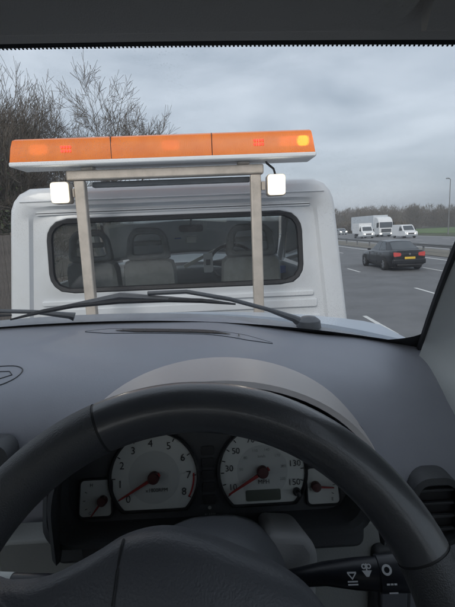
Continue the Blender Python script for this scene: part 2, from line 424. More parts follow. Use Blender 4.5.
def thicket(loc, w, h, label, seed, leaves=5000, m='ivy'):
    rn = random.Random(seed); root = empty('hedge_bush', loc, label, 'bush', 'bushes behind the fence'); base = Vector(loc)
    st = MB()
    cs = []
    for k in range(26):
        a = rn.uniform(0, 6.28); rr = rn.random()**.5*w*.5; top = base+Vector((math.cos(a)*rr, math.sin(a)*rr, h*rn.uniform(.6, 1)*(1-.35*rr/w)))
        p0 = base+Vector((math.cos(a)*rr*.3, math.sin(a)*rr*.3, -.05)); mid = p0.lerp(top, .55)+rvec(rn)*.2
        st.tube([p0, mid, top], [.028, .018, .006], 4, caps=False)
        for q in range(28):
            t = rn.uniform(.2, 1); b = p0.lerp(mid, t*2) if t < .5 else mid.lerp(top, t*2-1)
            d = (rvec(rn)+Vector((0, 0, .55))).normalized()*rn.uniform(.35, .95)
            st.tube([b, b+d*.55+rvec(rn)*.05, b+d], [.008, .006, .004], 3, caps=False)
            for r_ in range(3):
                bb = b+d*rn.uniform(.3, 1); st.tube([bb, bb+rvec(rn)*rn.uniform(.15, .4)], [.005, .003], 3, caps=False)
        for t in (.3, .5, .7, .85): cs.append((p0.lerp(top, t), .5))
    st.build('stems', M['twig'], root)
    lf = MB(); leaf_fill(lf, rn, cs, leaves, .055); lf.build('foliage', M[m], root)
    return root

bare_tree((-6.15, 25.0, 0), 11.3, 'slender bare tree with open branches rising above the amber light bar', 31, kids=(3, 5), spread=.62, trunk=.36, rt=.13, up=.05, minr=.008)
bare_tree((-6.1, 12.2, 0), 7.0, 'dense bare tree at the far left edge of the picture, nearest to the fence', 5, stems=4, kids=(4, 5), spread=.6, trunk=.30, rt=.13, minr=.0045, ivy=2600)
bare_tree((-7.0, 15.5, 0), 7.6, 'multi-stemmed bare tree with ivy just behind the leftmost tree', 21, stems=3, kids=(4, 5), spread=.6, trunk=.3, rt=.12, minr=.005, ivy=2000)
bare_tree((-8.8, 20.0, 0), 9.2, 'broad bare tree between the leftmost trees and the slender one', 33, stems=2, kids=(4, 4), spread=.55, trunk=.3, rt=.14, minr=.006, ivy=1500)
bare_tree((-8.0, 36.0, 0), 9.0, 'distant bare tree seen low behind the left end of the light bar', 44, kids=(3, 4), trunk=.3, rt=.13, minr=.009)
for i, (x, y, ww, hh, lf, lb) in enumerate([
    (-5.5, 9.0, 2.6, 3.6, 9000, 'ivy-covered bush right behind the fence at the left edge'),
    (-5.7, 11.6, 3.0, 4.2, 9000, 'tall ivy-covered bush under the leftmost bare tree'),
    (-6.2, 14.4, 3.2, 4.4, 8000, 'dark bush left of the truck cab roof'),
    (-5.9, 17.6, 3.4, 4.0, 7000, 'dark bush behind the left work lamp'),
    (-5.8, 21.5, 3.6, 3.6, 6000, 'low bush beyond the cab behind the fence'),
    (-6.4, 27.0, 4.0, 3.6, 5000, 'farthest low bush along the fence')]):
    thicket((x, y, 0), ww, hh, lb, 50+i, lf)

# distant wooded rise: one mass
def hill_z(x, y): return max(0, (y-150)*.026) + .8*math.sin(x*.035)+.5*math.sin(x*.09+1)
mb = MB(); mb.grid([[(x, y, hill_z(x, y)-1.0 if y > 152 else -.5) for x in range(-260, 521, 20)] for y in (150, 160, 190, 220, 260, 300, 340, 400, 520)])
struct('hill', mb, M['wood_far'])
rn = random.Random(9); vs, fs = [], []
def far_tree(x, y, z, h, wd, n):
    for k in range(n):
        t = rn.random(); rr = wd*(math.sin(math.pi*min(1, .18+t*.8))**.7)*rn.random()**.5; a = rn.uniform(0, 6.283)
        p = Vector((x+math.cos(a)*rr, y+math.sin(a)*rr, z+h*t)); d = (rvec(rn)*.8+Vector((math.cos(a)*.5, math.sin(a)*.5, 1.0))).normalized()*rn.uniform(.6, 1.7)
        s = rvec(rn)*rn.uniform(.035, .10); o = len(vs); vs.extend([p-s, p+s, p+d]); fs.append((o, o+1, o+2))
for k in range(1500):
    y = 156+ (rn.random()**1.4)*146; x = rn.uniform(-.1*y, y*.85)+12
    if x < 30 : continue
    far_tree(x, y, hill_z(x, y)-.8, rn.uniform(5.0, 8.2), rn.uniform(1.6, 3.0), 240 if y < 200 else 110)
for k in range(160):                                    # scrub along the far verge
    y = rn.uniform(60, 150); x = rn.uniform(37, 41)
    if 62 < y < 92: continue
    far_tree(x, y, -.1, rn.uniform(1.2, 2.6), rn.uniform(.8, 1.6), 260)
mb = MB(); mb.add(vs, fs); tag(mb.build('woodland', M['wood_far']), 'bare brown wood on the low rise beyond the far carriageway', 'woodland', kind='stuff')

# lamp columns on the far verge
def lamp(loc, h, label):
    root = empty('lamp_post', loc, label, 'lamp post', 'lamp posts on the far verge'); b = Vector(loc)
    mb = MB(); mb.tube([b, b+Vector((0, 0, 1.2)), b+Vector((0, 0, h-.3)), b+Vector((0, 0, h)), b+Vector((-.3, 0, h+.1))], [.11, .10, .06, .06, .04], 8); mb.build('column', M['steel'], root)
    mb = MB(); mb.box(b.x-.75, b.x-.2, b.y-.13, b.y+.13, h+.08, h+.22); mb.build('lamp_head', M['steel'], root, bevel=.04)
    return root
lamp((40.4, 75.0, 0), 9.2, 'grey steel lamp post at the right edge of the picture beyond the barrier')

# ---------------------------------------------------------------- road vehicles
def wheel(mbt, mbr, c, r, wd, side):
    """tyre and rim on the x axis; side +1 looks to +x"""
    x = c[0]
    mbt.lathe([(-wd/2, r*.66), (-wd/2, r*.93), (-wd*.42, r), (wd*.42, r), (wd/2, r*.93), (wd/2, r*.66)], 22, 'x', c)
    s = side*wd/2
    mbr.lathe([(s*.80, r*.66), (s*.7, r*.6), (s*.55, r*.2), (s*.8, r*.12), (s*.8, .001)], 22, 'x', c)
    for k in range(5):
        a = 2*math.pi*k/5; ca, sa = math.cos(a), math.sin(a)
        p = [(r*.1, -.12*r), (r*.64, -.09*r), (r*.64, .09*r), (r*.1, .12*r)]
        mbr.prism(p, lambda u, v, t: (c[0]+t, c[1]+u*ca-v*sa, c[2]+u*sa+v*ca), s*.70, s*.92)
def add_wheel(root, c, r, wd, side):
    t, q = MB(), MB(); wheel(t, q, c, r, wd, side)
    wo = t.build('wheel', M['tyre'], root); q.build('rim', M['alloy'], wo); return wo

def section(hw, zb, zt, n=6, e=.6, sh=.05):
    """half-open body section: sill, side, shoulder, across the top; right then left"""
    pts = [(hw*.86, zb), (hw*.96, zb+.06), (hw, zb+(zt-zb)*.35), (hw*1.0, zb+(zt-zb)*.62), (hw*.975, zt-sh*1.6), (hw*.93, zt-sh*.5), (hw*.80, zt), (hw*.4, zt+.02)]
    return pts + [(-x, z) for x, z in pts[::-1]]
def saloon(root, paint, rear=True):
    o = WL[root.name]; T = lambda x, y, z: (o.x+x, o.y+y, o.z+z)
    # body tub: y from rear 0 to front 4.6
    st = [(0.00, .66, .42, .80), (.03, .76, .34, .90), (.12, .82, .28, .985), (.45, .87, .24, 1.01), (.95, .89, .22, 1.00), (1.6, .90, .21, .965), (2.6, .90, .21, .94), (3.25, .895, .21, .92), (3.7, .885, .22, .86), (4.15, .86, .24, .79), (4.45, .80, .28, .70), (4.56, .70, .34, .58), (4.60, .58, .40, .52)]
    mb = MB(); rows = [[T(x, y, z) for x, z in section(hw, zb, zt)] for y, hw, zb, zt in st]
    mb.grid(rows, flip=True); n = len(rows[0])
    mb.add(rows[0], [tuple(range(n))]); mb.add(rows[-1], [tuple(range(n))[::-1]])
    mb.grid([[r[-1], r[0]] for r in rows], flip=True)
    body = mb.build('body', paint, root, sharp=50)
    # cabin
    gb = [(.42, .735, .99), (.62, .74, .99), (2.9, .745, .93), (3.3, .70, .90)]
    lo = [(-.70, .42, .995), (-.755, .75, .985), (-.765, 1.7, .955), (-.765, 2.7, .93), (-.72, 3.28, .905)]
    hi = [(-.545, 1.22, 1.395), (-.57, 1.30, 1.405), (-.60, 1.75, 1.435), (-.60, 2.25, 1.43), (-.56, 2.48, 1.395)]
    mb = MB(); R_ = lambda pts, s: [T(s*x, y, z) for x, y, z in pts]
    top = [[T(x*lerp(1, -1, k/8), y, z+.045*(1-(1-k/4)**2)) for x, y, z in hi] for k in range(9)]
    mb.grid([R_(lo, 1)]+top+[R_(lo, -1)])
    midr = [[T(lo[0][0]*q, .42-.03*(1-q*q), .995), T(hi[0][0]*q, 1.22-.02*(1-q*q), 1.395+.045*(1-q*q))] for q in (1, .5, 0, -.5, -1)]
    mb.grid(midr)
    mf = [[T(lo[-1][0]*q, 3.28+.08*(1-q*q), .905), T(hi[-1][0]*q, 2.48+.05*(1-q*q), 1.395+.045*(1-q*q))] for q in (1, .5, 0, -.5, -1)]
    mb.grid(mf, flip=True)
    mb.build('cabin', paint, root, sharp=35)
    # panes, 6 mm proud
    def pane(name, quad):
        q = [Vector(p) for p in quad]; nrm = (q[1]-q[0]).cross(q[3]-q[0]).normalized()
        mb = MB(); mb.add([p+nrm*.008 for p in q]+[p-nrm*.004 for p in q], [(0, 1, 2, 3), (7, 6, 5, 4)]+[(i, i+4, (i+1) % 4+4, (i+1) % 4) for i in range(4)]); mb.build(name, M['darkglass'], root)
    mb = MB(); mb.grid([[T(x*q, y-.012, z+.004) for x, y, z in ((-.635, .53, 1.045), (-.53, 1.16, 1.365))][::1] and [T(-.635*q, .51-.03*(1-q*q), 1.045), T(-.525*q, 1.13-.02*(1-q*q), 1.365+.04*(1-q*q))] for q in (1, .5, 0, -.5, -1)]); mb.build('rear_window', M['darkglass'], root)
    mb = MB(); mb.grid([[T(-.65*q, 3.20+.09*(1-q*q), .962), T(-.53*q, 2.56+.05*(1-q*q), 1.36+.045*(1-q*q))] for q in (1, .5, 0, -.5, -1)], flip=True); mb.build('windscreen', M['darkglass'], root)
    for s in (-1, 1):
        for nm, (ya, yb, yc, yd) in (('rear_side_window', (.98, 1.88, 1.84, 1.42)), ('front_side_window', (1.95, 2.95, 2.36, 1.92))):
            ql = lambda y, t: T(s*(lerp(.762, .598, t)+.006), y, lerp(lerp(.985, .925, (y-.75)/2.4), 1.42, t))
            mb = MB(); mb.add([ql(ya, .08), ql(yb, .08), ql(yc, .92), ql(yd, .92)], [(0, 1, 2, 3)]); mb.build(nm, M['darkglass'], root)
        # door seams and handles
        for y in (1.9, 2.98):
            mb = MB(); mb.box(*sorted((o.x+s*.885, o.x+s*.902)), o.y+y, o.y+y+.012, o.z+.34, o.z+.86); mb.build('door_seam', M['black'], root)
        for y in (1.35, 2.15):
            mb = MB(); mb.box(*sorted((o.x+s*.89, o.x+s*.915)), o.y+y, o.y+y+.2, o.z+.80, o.z+.825); mb.build('door_handle', paint, root, bevel=.006)
        mb = MB(); mb.box(*sorted((o.x+s*.86, o.x+s*1.02)), o.y+2.86, o.y+2.97, o.z+.93, o.z+1.05); mb.build('door_mirror', paint, root, bevel=.03)
        # wheel arches and wheels
        for y in (.98, 3.72):
            mb = MB(); arc = [(math.cos(R(a))*.36, math.sin(R(a))*.36) for a in range(-20, 201, 10)]
            mb.prism([(u, v) for u, v in arc], lambda u, v, t: T(t, y+u, .33+v), s*.80, s*.905); mb.build('wheel_arch', M['black'], root)
            add_wheel(root, T(s*.83, y, .315), .315, .20, s)
        # lamps
        ol = [(.44, .745), (.73, .715), (.765, .76), (.77, .90), (.74, .935), (.46, .905), (.42, .86)]
        mb = MB(); mb.prism([(s*x, z) for x, z in ol][::s], lambda u, v, t: T(u, t+(abs(u)-.4)**2*.28, v), -.022, .10); tl = mb.build('tail_light', M['tail'], root, bevel=.008)
        mb = MB(); mb.prism([(s*x, z) for x, z in [(.45, .60), (.72, .63), (.74, .72), (.45, .66)]][::s], lambda u, v, t: T(u, t-(abs(u)-.4)*.5, v), 4.52, 4.64); mb.build('headlight', M['chrome'], root)
        mb = MB(); mb.lathe([(-.04, .035), (.15, .035)], 12, 'y', T(s*.55, 0, .30)); mb.build('exhaust_pipe', M['chrome'], root)
    # rear details
    mb = MB(); mb.box(o.x-.80, o.x+.80, o.y-.05, o.y+.30, o.z+.36, o.z+.60); mb.build('rear_bumper', paint, root, bevel=.05, seg=3)
    mb = MB(); mb.box(o.x-.62, o.x+.62, o.y-.045, o.y+.25, o.z+.27, o.z+.365); mb.build('rear_diffuser', M['black'], root, bevel=.02)
    mb = MB(); mb.box(o.x-.26, o.x+.26, o.y-.062, o.y-.04, o.z+.60, o.z+.71); mb.build('number_plate', M['plate'], root, bevel=.004)
    mb = MB(); mb.lathe([(-.03, .001), (-.03, .045), (.05, .045)], 18, 'y', T(0, 0, .84)); mb.build('badge', M['chrome'], root)
    mb = MB(); mb.box(o.x-.60, o.x+.60, o.y-.035, o.y-.0, o.z+.985, o.z+1.015); mb.build('boot_lip', paint, root, bevel=.008)
    mb = MB(); mb.box(o.x-.75, o.x+.75, o.y+.3, o.y+4.3, o.z+.16, o.z+.25); mb.build('underbody', M['black'], root)
sal = empty('saloon_car', (9.42, 20.9, 0), 'black four-door saloon car driving ahead in the next lane, yellow rear plate', 'car')
sal.rotation_euler = (0, 0, 0); saloon(sal, M['blackpaint'])

def van(root, paint, kind):
    """oncoming vehicles: front at y=0 faces -y"""
    o = WL[root.name]; T = lambda x, y, z: (o.x+x, o.y+y, o.z+z)
    if kind == 'panel_van': W, H, LN, prof = .95, 2.0, 4.9, [(0, .35), (0, .80), (.12, .98), (.75, 1.12), (1.45, 1.88), (1.75, 1.98), (4.85, 2.0), (4.9, 1.9), (4.9, .35)]
    elif kind == 'hatchback': W, H, LN, prof = .87, 1.48, 4.1, [(0, .3), (0, .62), (.15, .78), (.95, .92), (1.75, 1.42), (2.1, 1.48), (3.3, 1.45), (3.95, 1.0), (4.1, .9), (4.1, .3)]
    else: W, H, LN, prof = .98, 2.2, 2.2, [(0, .35), (0, .85), (.1, 1.0), (.6, 1.15), (1.05, 1.90), (1.3, 1.98), (2.2, 1.98), (2.2, .35)]
    mb = MB(); rows = []
    for q in (-1, -.94, -.8, .8, .94, 1):
        rows.append([T(q*W*(1-.10*max(0, (z-.9)/1.1)), y+(abs(q) > .9)*.02, z-(abs(q) == 1)*.03*(z > 1)) for y, z in prof])
    mb.grid(rows); n = len(prof); mb.add(rows[0], [tuple(range(n))[::-1]]); mb.add(rows[-1], [tuple(range(n))]); mb.build('body', paint, root, sharp=35)
    i = 3; (ya, za), (yb, zb) = prof[i], prof[i+1]
    f = lambda q, t: T(q*W*.8*(1-.08*t), lerp(ya, yb, t)-.02, lerp(za, zb, t)+.012)
    mb = MB(); mb.add([f(-1, .08), f(1, .08), f(1, .92), f(-1, .92)], [(0, 1, 2, 3)]); mb.build('windscreen', M['darkglass'], root)
    for s in (-1, 1):
        k = W*(1-.10*max(0, (za+.3-.9)/1.1))+.004
        mb = MB(); mb.add([T(s*W*1.001, ya+.45, za+.0), T(s*W*1.001, ya+1.5, za), T(s*W*.952, yb+.6, za+.62 if H > 1.6 else za+.42), T(s*W*.952, yb+.08, za+.62 if H > 1.6 else za+.42)], [(0, 1, 2, 3)]); mb.build('side_window', M['darkglass'], root)
        mb = MB(); mb.prism([(s*W*.52, .62), (s*W*.92, .62), (s*W*.94, .86), (s*W*.62, .80)][::s], lambda u, v, t: T(u, t+max(0, abs(u)-W*.5)*.2, v), -.03, .06); mb.build('headlight', M['lampglow'], root)
        mb = MB(); mb.box(*sorted((o.x+s*W, o.x+s*(W+.2))), o.y+ya+.35, o.y+ya+.47, o.z+za+.08, o.z+za+.33); mb.build('door_mirror', M['black'], root, bevel=.03)
        for y in ((.85, LN-.9) if kind != 'box_van' else (.85, 4.0)): add_wheel(root, T(s*(W-.12), y, .33), .33, .2, s)
    mb = MB(); mb.box(o.x-W*.48, o.x+W*.48, o.y-.02, o.y+.05, o.z+.60, o.z+.78); mb.build('grille', M['black'], root, bevel=.01)
    mb = MB(); mb.box(o.x-W*.97, o.x+W*.97, o.y-.07, o.y+.12, o.z+.30, o.z+.56); mb.build('bumper', M['lorrygrey'], root, bevel=.04)
    if kind == 'box_van':
        mb = MB(); mb.box(o.x-1.04, o.x+1.04, o.y+1.6, o.y+5.2, o.z+.75, o.z+2.45); mb.build('cargo_box', M['whitebox'], root, bevel=.03)
        mb = MB(); mb.box(o.x-.45, o.x+.45, o.y+1.8, o.y+5.1, o.z+.5, o.z+.76); mb.build('chassis', M['black'], root)
van(empty('box_van', (25.0, 70.5, 0), 'white box van with lit headlamps in front of the lorry trailer', 'van'), M['whitebox'], 'box_van')
van(empty('panel_van', (29.0, 64.0, 0), 'white panel van nearest the lamp post on the far carriageway', 'van'), M['whitebox'], 'panel_van')
van(empty('hatchback', (30.6, 103.0, 0), 'small silver car farthest away on the far carriageway beside the truck cab', 'car'), M['silver'], 'hatchback')
lo = empty('lorry', (29.6, 75.0, 0), 'white articulated lorry with a pale box trailer on the far carriageway', 'lorry')
o = WL['lorry']
mb = MB(); rows = []
prof = [(0, .45), (-.02, 1.35), (.0, 1.5), (.22, 2.55), (.55, 3.05), (1.1, 3.35), (2.1, 3.45), (2.15, 3.3), (2.15, .45)]
for q in (-1, -.92, .92, 1): rows.append([(o.x+q*1.22, o.y+y+(abs(q) == 1)*.10, z-(abs(q) == 1 and z > 2.9)*.08) for y, z in prof])
mb.grid(rows); n = len(prof); mb.add(rows[0], [tuple(range(n))[::-1]]); mb.add(rows[-1], [tuple(range(n))]); mb.build('cab', M['whitebox'], lo, sharp=35)
mb = MB(); mb.add([(o.x-1.12, o.y-.025, 1.58), (o.x+1.12, o.y-.025, 1.58), (o.x+1.08, o.y+.17, 2.5), (o.x-1.08, o.y+.17, 2.5)], [(0, 1, 2, 3)]); mb.build('windscreen', M['darkglass'], lo)
mb = MB(); mb.box(o.x-.85, o.x+.85, o.y-.06, o.y-.005, .80, 1.38); g_ = mb.build('grille', M['black'], lo, bevel=.02)
for k in range(4):
    mb = MB(); mb.box(o.x-.8, o.x+.8, o.y-.075, o.y-.06, .87+.13*k, .90+.13*k); mb.build('grille_bar', M['lorrygrey'], g_)
mb = MB(); mb.box(o.x-1.2, o.x+1.2, o.y-.12, o.y+.1, .35, .70); mb.build('bumper', M['lorrygrey'], lo, bevel=.05)
for s in (-1, 1):
    mb = MB(); mb.box(*sorted((o.x+s*.78, o.x+s*1.14)), o.y-.15, o.y-.10, .50, .66); mb.build('headlight', M['lampglow'], lo, bevel=.02)
    mb = MB(); mb.box(*sorted((o.x+s*1.22, o.x+s*1.45)), o.y+.15, o.y+.3, 1.75, 2.45); mb.build('door_mirror', M['black'], lo, bevel=.04)
    mb = MB(); mb.add([(o.x+s*1.224, o.y+.4, 1.6), (o.x+s*1.224, o.y+1.25, 1.6), (o.x+s*1.224, o.y+1.25, 2.4), (o.x+s*1.224, o.y+.5, 2.4)], [(0, 1, 2, 3)]); mb.build('side_window', M['darkglass'], lo)
    for y in (1.3, 4.6, 9.6, 10.9, 12.2): add_wheel(lo, (o.x+s*1.05, o.y+y, .5), .5, .3, s)
mb = MB(); mb.box(o.x-1.275, o.x+1.275, o.y+2.6, o.y+15.2, 1.15, 3.75); tr_ = mb.build('trailer', M['trailer'], lo, bevel=.03)
mb = MB(); mb.box(o.x-.5, o.x+.5, o.y+.5, o.y+15.0, .75, 1.14); mb.build('chassis', M['black'], lo)
mb = MB(); mb.box(o.x-1.3, o.x+1.3, o.y+2.58, o.y+15.22, 1.06, 1.17); mb.build('side_rail', M['lorrygrey'], tr_)
# ------------------------------------------------------------------ the recovery truck ahead (its deck carries the car)
DECK = 1.10
TC = -.217                                            # centre line of the truck
tk = empty('recovery_truck', (TC, 1.5, 0), 'white recovery truck cab with amber light bar, right ahead of the windscreen', 'truck')
CN = (TC, -.118)
NA = 120
def ol(poly): return by_angle(poly, CN, NA)
O_ = rrect(TC-1.09, TC+1.09, -1.25, .272, [.05, .14, .14, .05], 8, taper=.162)
def shrink(d): return rrect(TC-1.09+d, TC+1.09-d, -1.25+d, .272-d, [.05, .13, .13, .05], 8, taper=.162)
Fr = rrect(TC-.947, TC+.947, -1.15, .168, [.04, .05, .05, .04], 6, taper=.143)
Fi = rrect(TC-.930, TC+.930, -1.13, .150, [.04, .05, .05, .04], 6, taper=.143)
Wn = lambda g, r=.105: rrect(TC-.731-g, TC+.731+g, -.320-g, .084+g, max(.02, r+g), 10, taper=.02)
def ring(poly, y): return [E(x, y, z) for x, z in ol(poly)]
YB = 2.55
mb = MB(); mb.grid([ring(O_, YB+.40), ring(O_, YB+.05), ring(shrink(.012), YB+.012), ring(shrink(.035), YB), ring(Fr, YB), ring(Fi, YB+.022), ring(Wn(.045), YB+.022), ring(Wn(.02), YB+.006), ring(Wn(.008), YB+.008), ring(Wn(0), YB+.02), ring(Wn(0), YB+.06)], cu=True, flip=True)
mb.grid([ring(Wn(0), YB+.06), ring(shrink(.03), YB+.07), ring(shrink(.03), YB+.40), ring(O_, YB+.40)], cu=True, flip=True)
cabw = mb.build('rear_wall', M['white'], tk, sharp=50)
mb = MB(); mb.grid([ring(Wn(.012), YB+.004), ring(Wn(.004), YB-.004), ring(Wn(-.014), YB-.001), ring(Wn(-.018), YB+.02), ring(Wn(-.010), YB+.045)], cu=True, flip=True)
rw = mb.build('window_seal', M['rubber'], tk)
mb = MB(); c0 = [E(x, YB+.026, z) for x, z in ol(Wn(-.004))]; mb.add(c0, [tuple(range(NA))]); mb.build('rear_window', M['cabglass'], tk)
# pressed ribs below the window and above it
for (x0, x1, z0, z1) in ((TC-.80, TC+.80, -.405, -.375), (TC-.82, TC+.82, -.475, -.425), (TC-.84, TC+.84, -.60, -.52), (TC-.78, TC+.78, .118, .138)):
    mb = MB(); mb.prism(rrect(x0, x1, z0, z1, .011, 3), lambda u, v, t: E(u, t, v), YB+.008, YB+.03); mb.build('pressed_rib', M['white'], tk, bevel=.005)
mb = MB()                                             # rain gutter seam across the top of the back wall
mb.box(TC-.86, TC+.86, YB-.006, YB+.02, EYE+.192, EYE+.200); mb.build('roof_seam', M['white'], tk, bevel=.003)
# roof, crowned; lower sides
oo = ol(O_); topi = [k for k in range(NA) if oo[k][1] > .10]; loi = [k for k in range(NA) if oo[k][1] < -.30]
st_ = loi.index(max(loi, key=lambda k: (k-0) if k < NA//2 else -1))
rt_ = [k for k in loi if k >= NA//2]; 
rows = []
for y, dz, sc in ((YB+.38, 0, 1.0), (YB+.7, .03, 1.0), (YB+1.1, .035, .99), (YB+1.5, .0, .97), (YB+1.62, -.04, .95)):
    rows.append([E(TC+(oo[k][0]-TC)*sc, y, oo[k][1]+dz*(1-((oo[k][0]-TC)/.95)**2)) for k in topi])
mb = MB(); mb.grid(rows, flip=True); rf = mb.build('roof', M['white'], tk)
mb = MB(); mb.grid([[p+Vector((0, 0, -.03)) for p in r] for r in rows]); mb.build('roof_lining', M['panel'], rf)
for s in (-1, 1):
    ks = sorted([k for k in loi if (oo[k][0]-TC)*s > .3], key=lambda k: oo[k][1])
    mb = MB(); mb.grid([[E(TC+(oo[k][0]-TC)*f_, y, oo[k][1]) for k in ks] for y, f_ in ((YB+.38, 1), (YB+1.0, 1.0), (YB+1.7, .99), (YB+2.35, .95))])
    mb.grid([[E(TC+(oo[k][0]-TC)*f_*.96, y, oo[k][1]) for k in ks] for y, f_ in ((YB+.38, 1), (YB+1.0, 1.0), (YB+1.7, .99), (YB+2.35, .95))])
    d_ = mb.build('door', M['white'], tk)
    mb = MB(); mb.tube([E(TC+s*.90, YB+1.55, .16), E(TC+s*.94, YB+1.85, -.08), E(TC+s*.945, YB+2.2, -.32)], .045, 8); mb.build('windscreen_pillar', M['white'], tk)
    mb = MB(); mb.add([E(TC+s*.955, YB+.38, -.31), E(TC+s*.945, YB+2.05, -.31), E(TC+s*.90, YB+1.55, .12), E(TC+s*.915, YB+.38, .12)], [(0, 1, 2, 3)]); mb.build('side_window', M['cabscreen'], tk)
    mb = MB(); mb.prism(rrect(.98, 1.16, -.28, .02, .05, 4), lambda u, v, t: E(TC+s*u, t, v), YB+1.78, YB+1.9); mb.build('door_mirror', M['black'], tk, bevel=.02)
mb = MB(); mb.grid([[E(TC+.90*q, YB+2.22+.08*(1-q*q), -.34), E(TC+.88*q, YB+1.9+.08*(1-q*q), -.08), E(TC+.84*q, YB+1.60+.06*(1-q*q), .20)] for q in (-1, -.5, 0, .5, 1)]); mb.build('windscreen', M['cabscreen'], tk)
mb = MB(); rows = []
for q in (-1, -.9, -.5, .5, .9, 1): rows.append([E(TC+q*.93, y-(abs(q) == 1)*.06, z) for y, z in ((YB+2.2, -.33), (YB+2.5, -.42), (YB+2.85, -.55), (YB+2.98, -.75), (YB+3.0, -1.2), (YB+2.9, -1.75), (YB+2.2, -1.75))])
mb.grid(rows); mb.build('bonnet', M['white'], tk, sharp=45)
mb = MB(); mb.box(TC-.9, TC+.9, YB+1.75, YB+2.2, EYE-1.2, EYE-.36); mb.build('dashboard', M['cabdash'], tk, bevel=.06, seg=3)
mb = MB(); mb.box(TC-.9, TC+.9, YB+.08, YB+2.2, EYE-1.32, EYE-1.22); mb.build('cab_floor', M['cabdash'], tk)
# the seats
def seat_back(cx, w_, label=None):
    y0 = YB+.52; nn = 48
    P3 = lambda pl, y: [E(x, y+(z+.12)*-.12, z) for x, z in pl]
    sh = rrect(cx-w_/2, cx+w_/2, -.72, -.185, [.05, .05, .05, .05], 8, taper=.10); c = (cx, -.45)
    big = by_angle(sh, c, nn); sm_ = by_angle([(c[0]+(x-c[0])*.93, c[1]+(z-c[1])*.95) for x, z in sh], c, nn)
    mb = MB(); mb.grid([P3(sm_, y0+.13), P3(big, y0+.09), P3(big, y0+.04), P3(sm_, y0)], cu=True); mb.add(P3(sm_, y0), [tuple(range(nn))]); mb.add(P3(sm_, y0+.13), [tuple(range(nn))[::-1]])
    s_ = mb.build('seat_back', M['seat'], tk)
    hw = w_*.40; c = (cx, -.075)                       # open headrest: a padded loop with a bar across it
    po = by_angle(rrect(cx-hw, cx+hw, -.19, .035, [.03, .09, .09, .03], 8, taper=.2), c, nn); pi_ = by_angle(rrect(cx-hw*.66, cx+hw*.66, -.150, -.012, [.02, .04, .04, .02], 6, taper=.15), c, nn)
    mid = lambda f_: [(lerp(a[0], b[0], f_), lerp(a[1], b[1], f_)) for a, b in zip(po, pi_)]
    mb = MB(); mb.grid([P3(po, y0+.05), P3(mid(.15), y0+.01), P3(mid(.5), y0), P3(mid(.85), y0+.01), P3(pi_, y0+.05), P3(mid(.85), y0+.085), P3(mid(.5), y0+.095), P3(mid(.15), y0+.085), P3(po, y0+.05)], cu=True); mb.build('headrest', M['seat'], s_)
    mb = MB(); mb.box(cx-hw*.62, cx+hw*.62, y0+.02, y0+.075, EYE-.09, EYE-.055); mb.build('headrest_bar', M['seat'], s_, bevel=.012)
    mb = MB(); mb.box(cx-w_*.52, cx+w_*.52, y0+.05, y0+.6, EYE-.80, EYE-.66); mb.build('seat_cushion', M['seat'], tk, bevel=.05, seg=3)
seat_back(-.86, .40); seat_back(-.46, .40); seat_back(.26, .46)
mb = MB()
cw_, ax = E(.17, YB+1.5, -.30), Vector((0, -.75, .66)); a_ = Vector((1, 0, 0)); b_ = ax.cross(a_)
mb.tube([cw_+(a_*math.cos(t)+b_*math.sin(t))*.21 for t in [2*math.pi*k/32 for k in range(33)]], .017, 8, caps=False); sw_ = mb.build('steering_wheel', M['black'], tk)
mb = MB(); mb.tube([cw_-a_*.20, cw_, cw_+a_*.20], [.02, .05, .02], 8); mb.tube([cw_, cw_-ax*.4], .03, 8); mb.build('spokes', M['black'], sw_)
mb = MB(); mb.prism(rrect(TC-.11, TC+.11, -.01, .055, .025, 4), lambda u, v, t: E(u+.02, t, v), YB+1.48, YB+1.52); mb.tube([E(TC+.02, YB+1.5, .05), E(TC+.02, YB+1.62, .17)], .01, 6); mb.build('rear_view_mirror', M['black'], tk)
mb = MB(); mb.prism(rrect(-.26, -.24, -.32, .0, .004, 2), lambda u, v, t: E(u, t, v), YB+.45, YB+.47) if False else None
# left side chassis, deck, wheels
mb = MB(); mb.box(TC-1.1, TC+1.1, -3.3, 2.34, DECK-.09, DECK); dk = mb.build('deck', M['deck'], tk)
for s in (-1, 1):
    mb = MB(); mb.box(*sorted((TC+s*1.10, TC+s*1.15)), -3.3, 2.34, DECK-.16, DECK+.07); mb.build('side_rail', M['alu'], tk, bevel=.01)
    mb = MB(); mb.box(*sorted((TC+s*.35, TC+s*.48)), -3.2, 5.0, .62, DECK-.09); mb.build('chassis_beam', M['black'], tk)
    for y in (YB+1.95, -1.1): add_wheel(tk, (TC+s*.88, y, .37), .37, .24, s)
mb = MB(); mb.box(TC-1.0, TC+1.0, YB+2.85, YB+3.1, .35, .72); mb.build('bumper', M['black'], tk, bevel=.05)
# gantry that carries the lights
YG = 2.25
gx = (-.643, .222)
for x in gx:
    mb = MB(); mb.box(x-.026, x+.026, YG-.026, YG+.026, DECK, EYE+.262); mb.build('gantry_post', M['alu'], tk, bevel=.006)
mb = MB(); mb.box(-.70, .262, YG-.032, YG+.032, EYE+.264, EYE+.310); mb.build('gantry_crossbar', M['alu'], tk, bevel=.007)
mb = MB(); mb.box(-.60, .20, YG+.05, YG+.09, EYE+.235, EYE+.262); mb.build('rear_crossbar', M['deck'], tk, bevel=.005)
for x in (-.60, .165):
    mb = MB(); mb.box(x-.03, x+.03, YG-.02, YG+.04, EYE+.310, EYE+.328); mb.build('bar_bracket', M['alu'], tk, bevel=.004)
